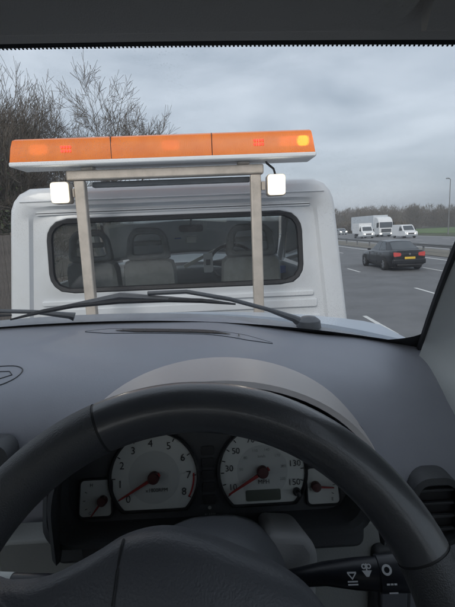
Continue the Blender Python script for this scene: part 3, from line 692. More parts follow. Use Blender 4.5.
# amber light bar
x0, x1 = TC-.728, TC+.728; YL = 2.28
mb = MB(); mb.prism(rrect(x0, x1, .328, .350, .008, 3), lambda u, v, t: E(u, t, v), YL-.115, YL+.075); lb = mb.build('light_bar_base', M['whitebox'], tk, bevel=.006)
mb = MB(); mb.box(x0+.015, x1-.015, YL-.105, YL+.065, EYE+.346, EYE+.3495); mb.build('light_bar_gasket', M['black'], lb)
cuts = [x0+.006, x0+.482, x0+.958, x1-.006]
for i in range(3):
    a, b = cuts[i]+(.0 if i == 0 else .002), cuts[i+1]-(0 if i == 2 else .002)
    la, rb = (.018 if i == 0 else 0), (.018 if i == 2 else 0)
    mb = MB()
    rows = []
    for (yy, zz, t) in ((YL-.112, .350, 0), (YL-.110, .415, .6), (YL-.097, .448, .9), (YL-.065, .460, 1), (YL+.02, .460, 1), (YL+.05, .448, .9), (YL+.066, .415, .6), (YL+.068, .350, 0)):
        rows.append([E(lerp(a, b, k/6) + (la*t if k == 0 else 0) - (rb*t if k == 6 else 0), yy, zz) for k in range(7)])
    mb.grid(rows); n = 8
    mb.add([r[0] for r in rows], [tuple(range(n))]); mb.add([r[-1] for r in rows], [tuple(range(n))[::-1]])
    mb.add([r[0] for r in (rows[0], rows[-1])]+[r[-1] for r in (rows[-1], rows[0])], [(0, 1, 2, 3)]); mb.build('amber_lens', M['amber'], lb, sharp=30)
for x in cuts[1:3]:
    mb = MB(); mb.box(x-.0018, x+.0018, YL-.108, YL+.06, EYE+.351, EYE+.452); mb.build('lens_divider', M['black'], lb)
# lit lamps that show at the lens face
def patch(name, x, z, w_, h_, m, y=YL-.07):
    mb = MB(); mb.prism(rrect(x-w_/2, x+w_/2, z-h_/2, z+h_/2, min(w_, h_)*.35, 4), lambda u, v, t: E(u, t, v), y-.002, y+.004); return mb.build(name, m, lb)
patch('lit_lamp', .452, .405, .055, .045, M['amberlit'])
patch('dim_lamp', .385, .405, .10, .045, M['amberdim']); patch('dim_lamp', -.185, .405, .085, .045, M['amberdim'])
patch('dim_lamp', -.81, .405, .085, .045, M['amberdim'])
for cx_ in (-.672, .235):
    for r_ in range(2):
        for k in range(4): patch('red_light', cx_+(k-1.5)*.013, .392+r_*.018, .008, .011, M['redled'], YL-.1135)
# work lamps and cable
for i, (x, z) in enumerate(((-.733, .207), (.322, .207))):
    mb = MB(); mb.prism(rrect(x-.046, x+.046, z-.052, z+.052, .014, 4), lambda u, v, t: E(u, t, v), YG-.04, YG+.03); wl = mb.build('work_lamp', M['alu'], tk, bevel=.008)
    mb = MB(); mb.prism(rrect(x-.043, x+.043, z-.049, z+.049, .014, 4), lambda u, v, t: E(u, t, v), YG-.046, YG-.038); mb.build('lamp_lens', M['lampon'], wl)
    mb = MB(); mb.prism(rrect(x-.034, x+.034, z-.040, z+.040, .02, 6), lambda u, v, t: E(u, t, v), YG-.0485, YG-.045); mb.build('lamp_core', M['lampcore'], wl)
    s = -1 if i == 0 else 1
    mb = MB(); mb.box(*sorted((x-s*.052, gx[i]+s*.03)), YG-.015, YG+.015, EYE+z-.02, EYE+z+.02); mb.build('lamp_bracket', M['alu'], wl)
mb = MB(); mb.tube([E(.322, YG, .262), E(.318, YG+.02, .29), E(.285, YG+.03, .32), E(.28, YG+.03, .337)], .006, 6); mb.build('lamp_cable', M['black'], tk)
# things in the cab
def thing_box(name, x0, x1, y0, y1, z0, z1, m, label, cat, bevel=.006):
    b = E((x0+x1)/2, (y0+y1)/2, z0); mb = MB(); mb.box(x0, x1, y0, y1, EYE+z0, EYE+z1); o = mb.build(name, m, loc=b, bevel=bevel); return tag(o, label, cat)
ph = empty('phone_holder', E(-.055, YB+1.42, -.40), 'white device with dark square standing on the truck dashboard behind the rear window', 'phone')
mb = MB(); mb.prism(rrect(-.097, -.013, -.378, -.205, .01, 3), lambda u, v, t: E(u, t, v), YB+1.42, YB+1.44); mb.build('case', M['card'], ph)
mb = MB(); mb.prism(rrect(-.075, -.035, -.31, -.26, .004, 3), lambda u, v, t: E(u, t, v), YB+1.412, YB+1.419); mb.build('camera_patch', M['black'], ph)
mb = MB(); mb.tube([E(-.055, YB+1.445, -.30), E(-.055, YB+1.6, -.36), E(-.055, YB+1.75, -.40)], .012, 8); mb.build('stalk', M['black'], ph)
thing_box('paper_note', -.272, -.174, YB+1.958, YB+1.964, -.12, -.054, M['card'], 'small white note near the top of the truck windscreen', 'note', .001)
thing_box('blue_sticker', -.392, -.326, YB+1.956, YB+1.962, -.076, -.022, M['blue'], 'small blue sticker left of the white note in the truck', 'sticker', .001)
thing_box('parking_badge', .62, .70, YB+1.741, YB+1.7485, -.445, -.372, M['blue'], 'blue badge low at the right end of the rear window', 'badge', .001)
b = E(-.1, YB+1.7, -.36); mb = MB(M=Matrix.Translation(E(-.074, YB+1.80, -.242)) @ Matrix.Rotation(R(-25), 4, 'Y')); mb.box(-.25, .22, -.02, .02, -.017, .017)
tag(mb.build('clipboard_strip', M['palebar'], loc=b, bevel=.005), 'pale diagonal strip behind the white device in the truck cab', 'strip')
# ------------------------------------------------------------------ the car we sit in
CC = -.32                                             # its centre line
car = empty('car', (CC, 0, DECK), 'interior of the car we sit in: dashboard, steering wheel and silver-blue bonnet', 'car')
# --- windscreen
def ws(u, v, off=0.):
    b = Vector((CC+.755*u, .955-.115*u*u, -.189-.062*abs(u)**2.2)); t = Vector((CC+.61*u, .407-.072*u*u, .191-.038*u*u))
    p = b.lerp(t, v) if 0 <= v <= 1 else b+(t-b)*v
    return E(*(p + Vector((0, .57, .82))*(.018*math.sin(math.pi*max(0, min(1, v)))+off)))
us = [k/16-1 for k in range(33)]
mb = MB(); mb.grid([[ws(u, v/12) for u in us] for v in range(13)]); scr = mb.build('windscreen', M['screen'], car)
# ceramic band printed round the edge, with its row of dots
mb = MB(); mb.grid([[ws(u, v, -.003) for u in us] for v in (.945, .97, 1.0, 1.03)])
mb.grid([[ws(u, v, -.003) for u in us] for v in (-.06, -.02, .0, .010)])
for s in (-1, 1): mb.grid([[ws(s*lerp(.968-.10*max(0, 1-v/9)**2.4, 1.0, k/2), v/72, -.003) for k in range(3)] for v in range(73)], flip=s < 0)
for row, (vv, rr) in enumerate(((.9440, .0011),)):
    for k in range(340):
        u = (k+.5*row)/170-1; c = ws(u, vv, -.003); dx = Vector((1, 0, 0)); dy = (ws(u, vv+.01)-ws(u, vv)).normalized()
        mb.add([c+(dx*math.cos(a)+dy*math.sin(a))*rr for a in [math.pi*q/3 for q in range(6)]], [tuple(range(6))])
mb.build('frit_band', M['frit'], scr)
# --- dashboard
PL = [(.965, -.192), (.90, -.199), (.80, -.204), (.70, -.209), (.635, -.219), (.592, -.243), (.566, -.28), (.552, -.35), (.545, -.52), (.60, -.62)]
PR = [(.893, -.230), (.85, -.236), (.78, -.246), (.70, -.262), (.645, -.297), (.605, -.338), (.578, -.375), (.562, -.43), (.555, -.55), (.60, -.64)]
PE = [(.850, -.253), (.82, -.270), (.78, -.300), (.73, -.335), (.67, -.362), (.62, -.388), (.59, -.415), (.572, -.46), (.562, -.58), (.60, -.66)]
def cr1(p0, p1, p2, p3, t): return .5*((2*p1)+(-p0+p2)*t+(2*p0-5*p1+4*p2-p3)*t*t+(-p0+3*p1-3*p2+p3)*t**3)
def spline(pts, n):
    r = []
    for i in range(len(pts)-1):
        a, b, c, d = pts[max(i-1, 0)], pts[i], pts[i+1], pts[min(i+2, len(pts)-1)]
        for k in range(n): r.append(tuple(cr1(a[j], b[j], c[j], d[j], k/n) for j in range(len(b))))
    r.append(pts[-1]); return r
SL, SR, SE = spline(PL, 4), spline(PR, 4), spline(PE, 4)
def sm(a, b, x): t = max(0, min(1, (x-a)/(b-a))); return t*t*(3-2*t)
def dash_row(x):
    xx = x if x > CC else 2*CC-x                      # mirrored: both ends roll off
    t1, t2 = sm(-.04, .27, xx), sm(.26, .44, xx); row = []
    u = (x-CC)/.755
    for a, b, c in zip(SL, SR, SE):
        y, z = lerp(lerp(a[0], b[0], t1), c[0], t2), lerp(lerp(a[1], b[1], t1), c[1], t2)
        row.append(E(x, y, z))
    return row
xs = [CC-.775+1.55*k/90 for k in range(91)]
mb = MB(); mb.grid([dash_row(x) for x in xs], flip=True); da = mb.build('dashboard', M['dash'], car, sharp=70)
def dash_pt(x, y, up=0.):
    """height of the dashboard top at x, y"""
    r = dash_row(x)
    for p, q in zip(r, r[1:]):
        if q.y <= y <= p.y: t = (p.y-y)/max(1e-6, p.y-q.y); w_ = p.lerp(q, t); return Vector((x, y, w_.z+up))
    return r[0]
# demister slot
def strip(path, wd, up, taper=True):
    l, r = [], []
    for i, (x, y) in enumerate(path):
        f = min(1, i/3, (len(path)-1-i)/3) if taper else 1
        l.append(dash_pt(x, y+wd*(.15+.85*f), up)); r.append(dash_pt(x, y-wd*(.15+.85*f), up))
    return [l, r]
pth = [(x_, .900-.10*(x_+.26)-.34*(x_+.26)**2) for x_ in [lerp(-.275, .105, k/24) for k in range(25)]]
mb = MB(); mb.grid(strip(pth, .0145, .0008), flip=True); vt = mb.build('demister_surround', M['dash'], da)
mb = MB(); mb.grid(strip(pth[4:-5], .0105, .0026), flip=True); mb.build('demister_slot', M['black'], da)
for k in range(5, 21, 3):
    x, y = pth[k]; mb = MB(); mb.add([dash_pt(x-.0012, y-.009, .0036), dash_pt(x+.0012, y-.009, .0036), dash_pt(x+.0012, y+.009, .0036), dash_pt(x-.0012, y+.009, .0036)], [(0, 1, 2, 3)]); mb.build('slot_divider', M['fascia'], da)
mb = MB(); gl, gr_ = strip(pth, .0155, .0006); mb.tube(gl+gr_[::-1]+gl[:1], .0008, 5, caps=False); mb.build('surround_groove', M['fascia'], da)
# airbag emblem moulded on the passenger side
mb = MB(); cx_, cy_ = -.375, .672
o1 = rrect(-.062, .062, -.036, .036, .034, 8); mb.tube([dash_pt(cx_+u, cy_+v, .0005) for u, v in o1+o1[:1]], .001, 5, caps=False)
mb.tube([dash_pt(cx_+u, cy_+v, .0005) for u, v in [(-.045, -.01), (-.02, .018), (0, .0), (.015, .014), (.04, .012), (.05, -.002), (.03, -.018), (.0, -.02), (-.02, -.006)]], .001, 5); mb.build('airbag_emblem', M['fascia'], da)
# centre vents and right-hand vent
def vent(x0, x1, z0, z1, y, name, ring_m, lean=0.25, dep=.026, rad=.018):
    f = lambda u, v, t: E(u, y+t-(v-z0)*-lean, v)
    ou = rrect(x0, x1, z0, z1, rad, 6); inn = rrect(x0+.009, x1-.009, z0+.009, z1-.009, rad*.65, 6)
    mb = MB(); mb.grid([[f(u, v, .03) for u, v in ou], [f(u, v, -.004) for u, v in ou], [f(u, v, -.006) for u, v in inn], [f(u, v, dep+.002) for u, v in inn]], cu=True); vo = mb.build(name, ring_m, car)
    mb = MB(); mb.add([f(u, v, dep) for u, v in inn], [tuple(range(len(inn)))]); mb.build('vent_back', M['black'], vo)
    n = 4
    for k in range(n):
        z = lerp(z0+.012, z1-.012, (k+.5)/n); mb = MB(); a = f(x0+.01, z, dep*.15); b = f(x1-.01, z, dep*.15)
        mb.box(a.x, b.x, a.y, a.y+dep*.6, a.z-.0022, a.z+.0022); mb.build('louvre', M['fascia'], vo, bevel=.001)
    return vo
vent(.264, .338, -.458, -.358, .551, 'air_vent', M['fascia'], .12, .010, .028)
vent(-.405, -.275, -.335, -.262, .512, 'air_vent', M['fascia'], .35)
vent(-.545, -.415, -.335, -.262, .512, 'air_vent', M['fascia'], .35)
# instrument hood
def arch(y, a, zb, b, n=40, cx=-.006): return [E(cx+a, y, zb-.05)]+[E(cx+a*math.cos(math.pi*k/n), y, zb+b*math.sin(math.pi*k/n)) for k in range(n+1)]+[E(cx-a, y, zb-.05)]
hst = [(.525, .215, -.350, .165), (.462, .180, -.330, .158), (.438, .176, -.318, .152), (.434, .183, -.308, .148), (.440, .189, -.306, .150), (.47, .1945, -.310, .152), (.52, .202, -.321, .160), (.57, .210, -.336, .167), (.62, .216, -.355, .171), (.68, .22, -.385, .176), (.76, .22, -.43, .19), (.82, .22, -.47, .20)]
mb = MB(); mb.grid([arch(*h)[1:-1] for h in hst[4:]]); mb.grid([arch(*h)[2:-7] for h in hst[3:5]]); ho = mb.build('instrument_hood', M['hood'], car, sharp=70)
mb = MB(); mb.grid([arch(*h) for h in ((.60, .204, -.345, .160), (.57, .201, -.338, .158), (.52, .195, -.323, .152), (.47, .1885, -.312, .145), (.442, .181, -.309, .146), (.434, .183, -.308, .148))]); lr = [arch(*h) for h in ((.434, .183, -.308, .148), (.4402, .1892, -.306, .1502))]; mb.grid([r[:3] for r in lr]); mb.grid([r[-8:] for r in lr]); mb.build('hood_lining', M['fascia'], ho, sharp=70)
# instrument panel
ct, st2 = math.cos(R(18)), math.sin(R(18))
IP = frame(E(-.019, .502, -.2985), (1, 0, 0), (0, st2, ct), (0, -ct, st2))       # x right, y up the dial, z to the driver
def ip(u, v, t): return IP @ Vector((u, v, t))
mb = MB(); mb.prism(rrect(-.185, .185, -.062, .06, .03, 6), ip, -.012, -.002); ic = mb.build('instrument_panel', M['fascia'], car)
mb = MB(); mb.grid([[ip(u, v, t) for u, v in rrect(-.186+d, .186-d, -.062+d, .062-d*.3, .028, 6)] for d, t in ((-.006, .03), (0, .034), (.005, .03), (.012, 0), (.014, -.004))], cu=True); mb.build('panel_rim', M['fascia'], ic)
def dial_poly(r, cut, n=64):
    p = []
    for k in range(n):
        a = 2*math.pi*k/n; x, y = r*math.cos(a), r*math.sin(a); p.append((x, max(y, cut)))
    return p
DX = .0672
def face(cx, r=.0525, cut=-.0375):
    poly = dial_poly(r, cut)
    mb = MB(); mb.grid([[ip(cx+u*k, v*k, t) for u, v in poly] for k, t in ((1.075, 0), (1.075, .004), (1.04, .0055), (1.0, .002), (1.0, 0))], cu=True); mb.build('dial_bezel', M['black'], ic)
    mb = MB(); mb.add([ip(cx+u, v, .0006) for u, v in poly], [tuple(range(len(poly)))]); mb.build('dial_face', M['dial'], ic)
    mb = MB(); q = [(u*.6, max(v*.6, cut+.004)) for u, v in dial_poly(r, -1)]; mb.add([ip(cx+u, v, .0009) for u, v in q], [tuple(range(len(q)))]); mb.build('dial_centre', M['dialring'], ic)
def ticks(mb, cx, cyy, r0, r1, angs, wd, t=.0014):
    for a in angs:
        c, s = math.cos(R(a)), math.sin(R(a)); mb.add([ip(cx+r*c-q*s, cyy+r*s+q*c, t) for r, q in ((r0, -wd), (r1, -wd), (r1, wd), (r0, wd))], [(0, 1, 2, 3)])
def lay(mb, s, cx, cyy, size, t=.0016): text(mb, s, size, IP @ Matrix.Translation((cx, cyy, t)))
def needle(cx, cyy, ang, ln, tail, wd, hub):
    c, s = math.cos(R(ang)), math.sin(R(ang)); mb = MB()
    pl = [(-tail, -wd*1.2), (ln, -wd*.45), (ln, wd*.45), (-tail, wd*1.2)]
    mb.prism([(cx+u*c-v*s, cyy+u*s+v*c) for u, v in pl], ip, .006, .0085); nd = mb.build('needle', M['needle'], ic)
    mb = MB(); M0 = IP @ Matrix.Translation((cx, cyy, 0)); mb.M = M0; mb.lathe([(.001, hub), (.009, hub), (.011, hub*.85), (.0112, .0001)], 24, 'z'); mb.build('needle_hub', M['needlehub'], ic)
face(-DX); face(DX)
def numeral(s, cx, cyy, size, m='ink', name='numeral'): mb = MB(); lay(mb, s, cx, cyy, size); return mb.build(name, M[m], ic)
for k in range(9):
    a = 221-31.5*k; r = .0425
    numeral(str(k), -DX+r*math.cos(R(a)), r*math.sin(R(a))*.95+(.002 if k in (0, 8) else 0), .0125)
for i, k in enumerate((10, 30, 50, 70, 90, 110, 130, 150)):
    a = 205-32.4*i; r = .0415
    numeral(str(k), DX+r*math.cos(R(a))*1.0, r*math.sin(R(a))*.97, .0105)
    r = .0265; numeral(str(20+30*i), DX+r*math.cos(R(a)), r*math.sin(R(a)), .0048, 'inkgrey')
numeral('x1000RPM', -DX+.003, -.0155, .0062, name='lettering'); numeral('MPH', DX+.001, -.0125, .0072, name='lettering'); numeral('km/h', DX, .018, .005, 'inkgrey', 'lettering')
for cx_, an in ((-DX, [210-30*k for k in range(9)]), (DX, [212-16.2*k for k in range(16)])):
    mb = MB(); ticks(mb, cx_, 0, .0476, .0518, an, .0006); mb.build('scale_marks', M['ink'], ic)['kind'] = 'stuff'
mb = MB(); pts = [(.0475, -31+k*3.4) for k in range(11)]; mb.grid([[ip(-DX+r_*math.cos(R(a)), max(-.0365, r_*math.sin(R(a))), .0014) for _, a in pts] for r_ in (.0480, .0500)]); mb.build('red_zone', M['redline'], ic)
needle(-DX, 0, 209, .048, .009, .0019, .0072); needle(DX, 0, 209, .049, .009, .0019, .0072)
mb = MB(); mb.prism(rrect(DX-.022, DX+.021, -.0345, -.0215, .002, 3), ip, .0008, .0016); mb.build('odometer_display', M['lcd'], ic)
mb = MB(); mb.M = IP @ Matrix.Translation((DX+.041, -.026, 0)); mb.lathe([(0, .005), (.004, .005), (.005, .0032), (.016, .003), (.017, .0001)], 16, 'z'); mb.build('reset_knob', M['black'], ic)
# small gauges
def small(cx, s, hubx, huby, ang, ch):
    po = rrect(cx-.0195, cx+.0195, -.042, .0, [.005]*4, 4)
    po = [(cx+(u-cx)*(1-.10*max(0, (v+.042)/.042)*(1 if (u-cx)*s > 0 else .2)), v) for u, v in po]
    mb = MB(); mb.grid([[ip(cx+(u-cx)*k, -.021+(v+.021)*k, t) for u, v in po] for k, t in ((1.12, 0), (1.12, .003), (1.03, .0035), (1.0, .001))], cu=True); mb.build('gauge_bezel', M['black'], ic)
    mb = MB(); mb.add([ip(u, v, .0008) for u, v in po], [tuple(range(len(po)))]); mb.build('gauge_face', M['dial'], ic)
    mk = MB()
    ticks(mk, hubx, huby, .0215, .0245, [180 + (s*0) + a for a in ((-25, 0, 25) if s < 0 else (155, 180, 205))], .0004)
    for t_, x, y, sz in ch: lay(mk, t_, x, y, sz)
    mk.build('gauge_marks', M['ink'], ic); needle(hubx, huby, ang, .0215, .004, .0013, .0058)
small(-.1395, -1, -.1300, -.0235, 232, [('H', -.1440, -.0055, .0055), ('C', -.1460, -.038, .0045)])
small(.1415, 1, .1320, -.0205, -5, [('F', .1490, -.0060, .0055), ('E', .1520, -.0370, .0055)])
# telltales
for k in range(5):
    z = .028-.0145*k; mb = MB(); mb.prism(rrect(-.0075, .0075, z-.0055, z+.0055, .0015, 3), ip, -.0005, .0008); mb.build('telltale', M['black'], ic)
mb = MB(); lay(mb, 'ALARM', 0, -.047, .0042); mb.M = None
mb.add([ip(.0022*math.cos(a), -.039+.0022*math.sin(a), .0016) for a in [math.pi*q/4 for q in range(8)]], [tuple(range(8))]); mb.build('alarm_mark', M['inkgrey'], ic)
# lower panels
mb = MB(); mb.prism(rrect(-.29, .222, -.70, -.372, .02, 4), lambda u, v, t: E(u, t+(v+.37)*-.10, v), .495, .535); lp = mb.build('lower_panel', M['panel'], car, bevel=.004)
mb = MB(); mb.prism(rrect(-.212, .172, -.398, -.352, .012, 4), lambda u, v, t: E(u, t, v), .482, .54); mb.build('binnacle_base', M['fascia'], car, bevel=.006)
mb = MB(); mb.prism(rrect(-.176, -.10, -.392, -.368, .006, 4), lambda u, v, t: E(u, t, v), .478, .486); mb.build('dimmer_recess', M['black'], lp, bevel=.002)
mb = MB(); mb.prism(rrect(.186, .238, -.62, -.405, .008, 4), lambda u, v, t: E(u, t, v), .49, .56); sp_ = mb.build('switch_panel', M['fascia'], car, bevel=.006)
for z in (-.475, -.435):
    mb = MB(); mb.prism(rrect(.194, .228, z-.017, z+.017, .003, 3), lambda u, v, t: E(u, t, v), .482, .492); mb.build('switch', M['shroud'], sp_, bevel=.002)
for s, xx in ((-1, -.222), (1, .19)):
    mb = MB(); mb.box(*sorted((xx, xx+s*.05)), .50, .60, EYE-.60, EYE-.42); mb.build('cluster_side', M['fascia'], car, bevel=.01)
# steering column, lock housing, stalks
WC = E(-.0265, .249, -.302); tl_ = R(25)
wx, wy, wz = Vector((1, 0, 0)), Vector((0, math.sin(tl_), math.cos(tl_))), Vector((0, -math.cos(tl_), math.sin(tl_)))
SHM = frame(WC, wx, wy, wz)
mb = MB(M=SHM)
rows = []
for t, a, b in ((-.030, .040, .045), (-.055, .064, .074), (-.10, .074, .085), (-.18, .078, .072), (-.25, .080, .060), (-.28, .078, .05)):
    rows.append([(.012+a*math.copysign(abs(math.cos(q))**.8, math.cos(q)), b*math.copysign(abs(math.sin(q))**.9, math.sin(q)), t) for q in [2*math.pi*k/36 for k in range(36)]])
mb.grid(rows, cu=True, flip=True); mb.add(rows[0], [tuple(range(36))]); sh_ = mb.build('column_shroud', M['shroud'], car, sharp=60)
mb = MB(M=SHM); mb.prism([(.060, .005), (.108, -.005), (.116, .045), (.106, .060), (.066, .064)], lambda u, v, t: (u, v, t), -.235, -.12); mb.build('lock_housing', M['greybox'], sh_, bevel=.010, seg=4)
def stalk(path, rads, nm): mb = MB(); mb.tube(path, rads, 18); return mb.build(nm, M['stalk'], car)
s1 = [E(.02, .385, -.345), E(.055, .36, -.325), E(.085, .338, -.302), E(.110, .332, -.2985), E(.128, .330, -.298), E(.1285, .330, -.298), E(.160, .328, -.297), E(.162, .328, -.297)]
stk = stalk(s1, [.006, .0075, .0095, .0125, .0135, .0150, .0150, .009], 'wiper_stalk')
# white symbols on the stalk
view = Vector((0, -.74, .67)); ux = Vector((1, -.04, .0)).normalized(); uy = view.cross(ux).normalized()
def icon(o, polys):
    mb = MB()
    for pl in polys: mb.add([o+ux*u*.0042+uy*v*.0042 for u, v in pl], [tuple(range(len(pl)))])
    return mb
def ringp(cx, cy_, r0, r1, n=14, a0=0, a1=360): return [[(cx+r*math.cos(R(a)), cy_+r*math.sin(R(a))) for r, a in ((r0, lerp(a0, a1, k/n)), (r1, lerp(a0, a1, k/n)), (r1, lerp(a0, a1, (k+1)/n)), (r0, lerp(a0, a1, (k+1)/n)))] for k in range(n)]
so_ = lambda x: E(x, .3305, -.298)+view*.0136
dashes = lambda cx, cy_: [[(cx-1.0, cy_), (cx-.4, cy_), (cx-.4, cy_+.3), (cx-1.0, cy_+.3)], [(cx-.25, cy_), (cx+.3, cy_), (cx+.3, cy_+.3), (cx-.25, cy_+.3)], [(cx+.45, cy_), (cx+1, cy_), (cx+1, cy_+.3), (cx+.45, cy_+.3)]]
icon(so_(.1035)+uy*-.0005+view*-.0006, [[(-.9, .3), (-.6, .3), (.05, -.5), (0, -.8)], [(.9, .3), (.6, .3), (-.05, -.5), (0, -.8)], [(-.9, .3), (-.9, .6), (.9, .6), (.9, .3)], [(-1, -1.2), (1, -1.2), (1, -.95), (-1, -.95)], [(-1, -1.7), (1, -1.7), (1, -1.45), (-1, -1.45)]]).build('icon', M['iconwhite'], stk)
icon(so_(.1165)+uy*.0015, ringp(-.5, .9, .25, .5, 8)+ringp(.5, .9, .25, .5, 8)+[[(-1, .2), (1, .2), (.25, -.9), (-.25, -.9)], [(-.15, .2), (.15, .2), (.15, 1.4), (-.15, 1.4)]]).build('icon', M['iconwhite'], stk)
icon(so_(.1325)+uy*.0018+view*.0028, ringp(0, 0, .55, 1.0, 16)+dashes(.5, -2.6)+[[(-.3, -4), (1.4, -4), (1.4, -3.75), (-.3, -3.75)]]).build('icon', M['iconwhite'], stk)
s2 = [E(-.07, .385, -.345), E(-.11, .36, -.322), E(-.14, .338, -.30), E(-.183, .332, -.292), E(-.184, .332, -.292)]
ls = stalk(s2, [.006, .008, .010, .011, .011], 'indicator_stalk')
mb = MB(); mb.tube([E(-.1845, .332, -.292), E(-.212, .332, -.289), E(-.215, .332, -.289)], [.0115, .0115, .006], 16); mb.build('stalk_tip', M['pillar'], ls)
# --- steering wheel, turned about 19 degrees clockwise
ang = R(-23)
WM = SHM @ Matrix.Rotation(ang, 4, 'Z')
RW, RT = .183, .0212
def rim(a0, a1, m, nm, grow_=1.0, n=40):
    mb = MB(M=WM); rows = []
    for k in range(n+1):
        a = R(lerp(a0, a1, k/n)); c = Vector((math.sin(a), math.cos(a), 0))
        rows.append([c*(RW+RT*grow_*.93*math.cos(q))+Vector((0, 0, RT*grow_*1.04*math.sin(q))) for q in [2*math.pi*j/28 for j in range(28)]])
    mb.grid(rows, cu=True); return mb.build(nm, m, car)
rm = rim(-43.6, 43.6, M['leather'], 'steering_wheel_rim', .99)
for a0, a1 in ((44.2, 150), (-150, -44.2)):
    r_ = rim(a0, a1, M['leatherp'], 'perforated_grip'); r_.parent = rm
r_ = rim(150.6, 209.4, M['leather'], 'lower_rim', .99, 24); r_.parent = rm
for a in (43.9, -43.9):
    r_ = rim(a-.35, a+.35, M['black'], 'rim_seam', .975, 2); r_.parent = rm
# airbag pad with two wide spokes
half = [(0, .086), (.030, .085), (.058, .079), (.082, .064), (.100, .043), (.125, .018), (.150, .006), (.166, .000), (.168, -.040), (.145, -.044), (.110, -.062), (.080, -.088), (.04, -.10), (0, -.102)]
outl = half + [(-u, v) for u, v in half[-2:0:-1]]
cc = [tuple(p) for p in spline(outl+outl[:1], 4)][:-1]
mb = MB(M=WM); rows = []
for k, h in ((1.0, -.022), (1.01, -.006), (.995, .003), (.96, .011), (.88, .019), (.72, .026), (.5, .031), (.25, .034), (.01, .035)):
    rows.append([(u*k, v*k, h*(1-.45*min(1, (abs(u*k)/.16)**2)) if h > 0 else h) for u, v in cc])
mb.grid(rows, cu=True, flip=True); pd = mb.build('airbag_pad', M['pad'], car, sharp=80); pd.parent = rm
# pad joint lines left and right
for s in (-1, 1):
    path = [(.080*s, .066), (.069*s, .036), (.060*s, .0), (.064*s, -.05)]
    pts = []
    for u, v in spline(path, 5):
        # height of the pad there: scale factor of the outline in that direction
        a = math.atan2(v, u); best = max(cc, key=lambda p: (p[0]*math.cos(a)+p[1]*math.sin(a))/math.hypot(*p)); k = min(1, math.hypot(u, v)/math.hypot(*best))
        h = interp([(0, .035), (.25, .034), (.5, .031), (.72, .026), (.88, .019), (.96, .011), (.995, .003), (1.01, -.006)], k)*(1-.45*min(1, (abs(u)/.16)**2))
        pts.append((u, v, h+.0002))
    mb = MB(M=WM); mb.tube(pts, .0011, 5); r_ = mb.build('pad_joint', M['black'], car); r_.parent = rm
# --- pillars, header, sun visor
for s in (-1, 1):
    # one padded moulding: up the pillar and down the side of the footwell
    mb = MB(); rows = []
    lows = [(-.75, .845), (-.6, .845), (-.48, .845), (-.40, .845), (-.34, .842), (-.30, .838), (-.275, .835)]
    edge = [Vector((CC+s*.718, y, EYE+z)) for z, y in lows] + [ws(s*.966, k/16, -.010) for k in range(1, 17)]
    for k, a in enumerate(edge):
        f_ = lerp(.012, .062, sm(-.36, -.05, a.z-EYE))
        rows.append([a+Vector((s*f_*(1-math.exp(-d/.045)), -d, 0)) for d in (0, .008, .02, .035, .055, .08, .12, .18, .28, .45)])
    mb.grid(rows, flip=s > 0); mb.build('pillar_trim', M['pillar'], car, sharp=80)
    mb = MB(); pe = [ws(s*.962, k/12, -.007) for k in range(0, 13)]; mb.tube(pe, .0055, 6); mb.build('windscreen_seal', M['rubber'], car)
mb = MB(); rows = []
for k, (v, off) in enumerate(((.955, -.006), (.985, -.014), (1.02, -.019), (1.10, -.016), (1.16, -.012), (1.26, -.03))): rows.append([ws(u, v, off) for u in us])
rows.append([ws(u, 1.26, -.03)+Vector((0, -.10, .0)) for u in us]); rows.append([E(CC+.58*u, -.3, .20-.03*u*u) for u in us]); rows.append([E(CC+.58*u, -1.1, .18-.03*u*u) for u in us])
mb.grid(rows); mb.build('headliner', M['headliner'], car, sharp=60)
def visor(xa, xb, cut, nm):
    """padded visor folded up against the header; cut slants its inner end"""
    ua, ub = (xa-CC)/.58, (xb-CC)/.58; n = 20; mb = MB(); rows = []
    for t, dv, off in ((0, 1.035, -.020), (1, 1.0, -.0235), (2, .991, -.030), (3, 1.0, -.038), (4, 1.10, -.044), (5, 1.30, -.060)):
        rows.append([ws(lerp(ua, ub, k/n) + cut*(dv-1.0)*(k/n), dv, off) for k in range(n+1)])
    mb.grid(rows); mb.add([r[-1] for r in rows], [tuple(range(len(rows)))]); mb.add([r[0] for r in rows], [tuple(range(len(rows)))[::-1]])
    return mb.build(nm, M['headliner'], car, sharp=60)
visor(-.42, .118, .55, 'sun_visor'); visor(.137, .25, 0, 'sun_visor')
# --- outside: cowl, bonnet, wipers, shell
def bz(q, y): return interp([(.95, -.18), (1.06, -.193), (1.4, -.257), (1.7, -.325), (1.86, -.40), (1.93, -.50), (1.95, -.62)], y) - interp([(1.0, .105), (1.25, .066), (1.5, .052), (1.75, .056), (2, .066)], y)*abs(q)**2.6
qs = [k/12-1 for k in range(25)]
mb = MB(); mb.grid([[E(CC+.80*q, y-.10*q*q*(y > 1.8)-(.05*q*q if y < 1.2 else 0), bz(q, max(y, 1.055))-(.07 if y < 1.055 else 0)) for q in qs] for y in (1.054, 1.055, 1.12, 1.25, 1.4, 1.55, 1.7, 1.8, 1.86, 1.91, 1.93, 1.94)], flip=True); bo = mb.build('bonnet', M['bonnet'], car, sharp=70)
mb = MB(); rows = [[ws(u, -.03, .004) for u in us], [ws(u, -.05, .012) for u in us], [E(CC+.76*u, 1.03-.11*u*u, -.186-.088*abs(u)**2.4) for u in us], [E(CC+.78*u, 1.075-.06*u*u, -.222-.095*abs(u)**2.4) for u in us]]
mb.grid(rows, flip=True); cw2 = mb.build('scuttle_panel', M['cowl'], car, sharp=60)
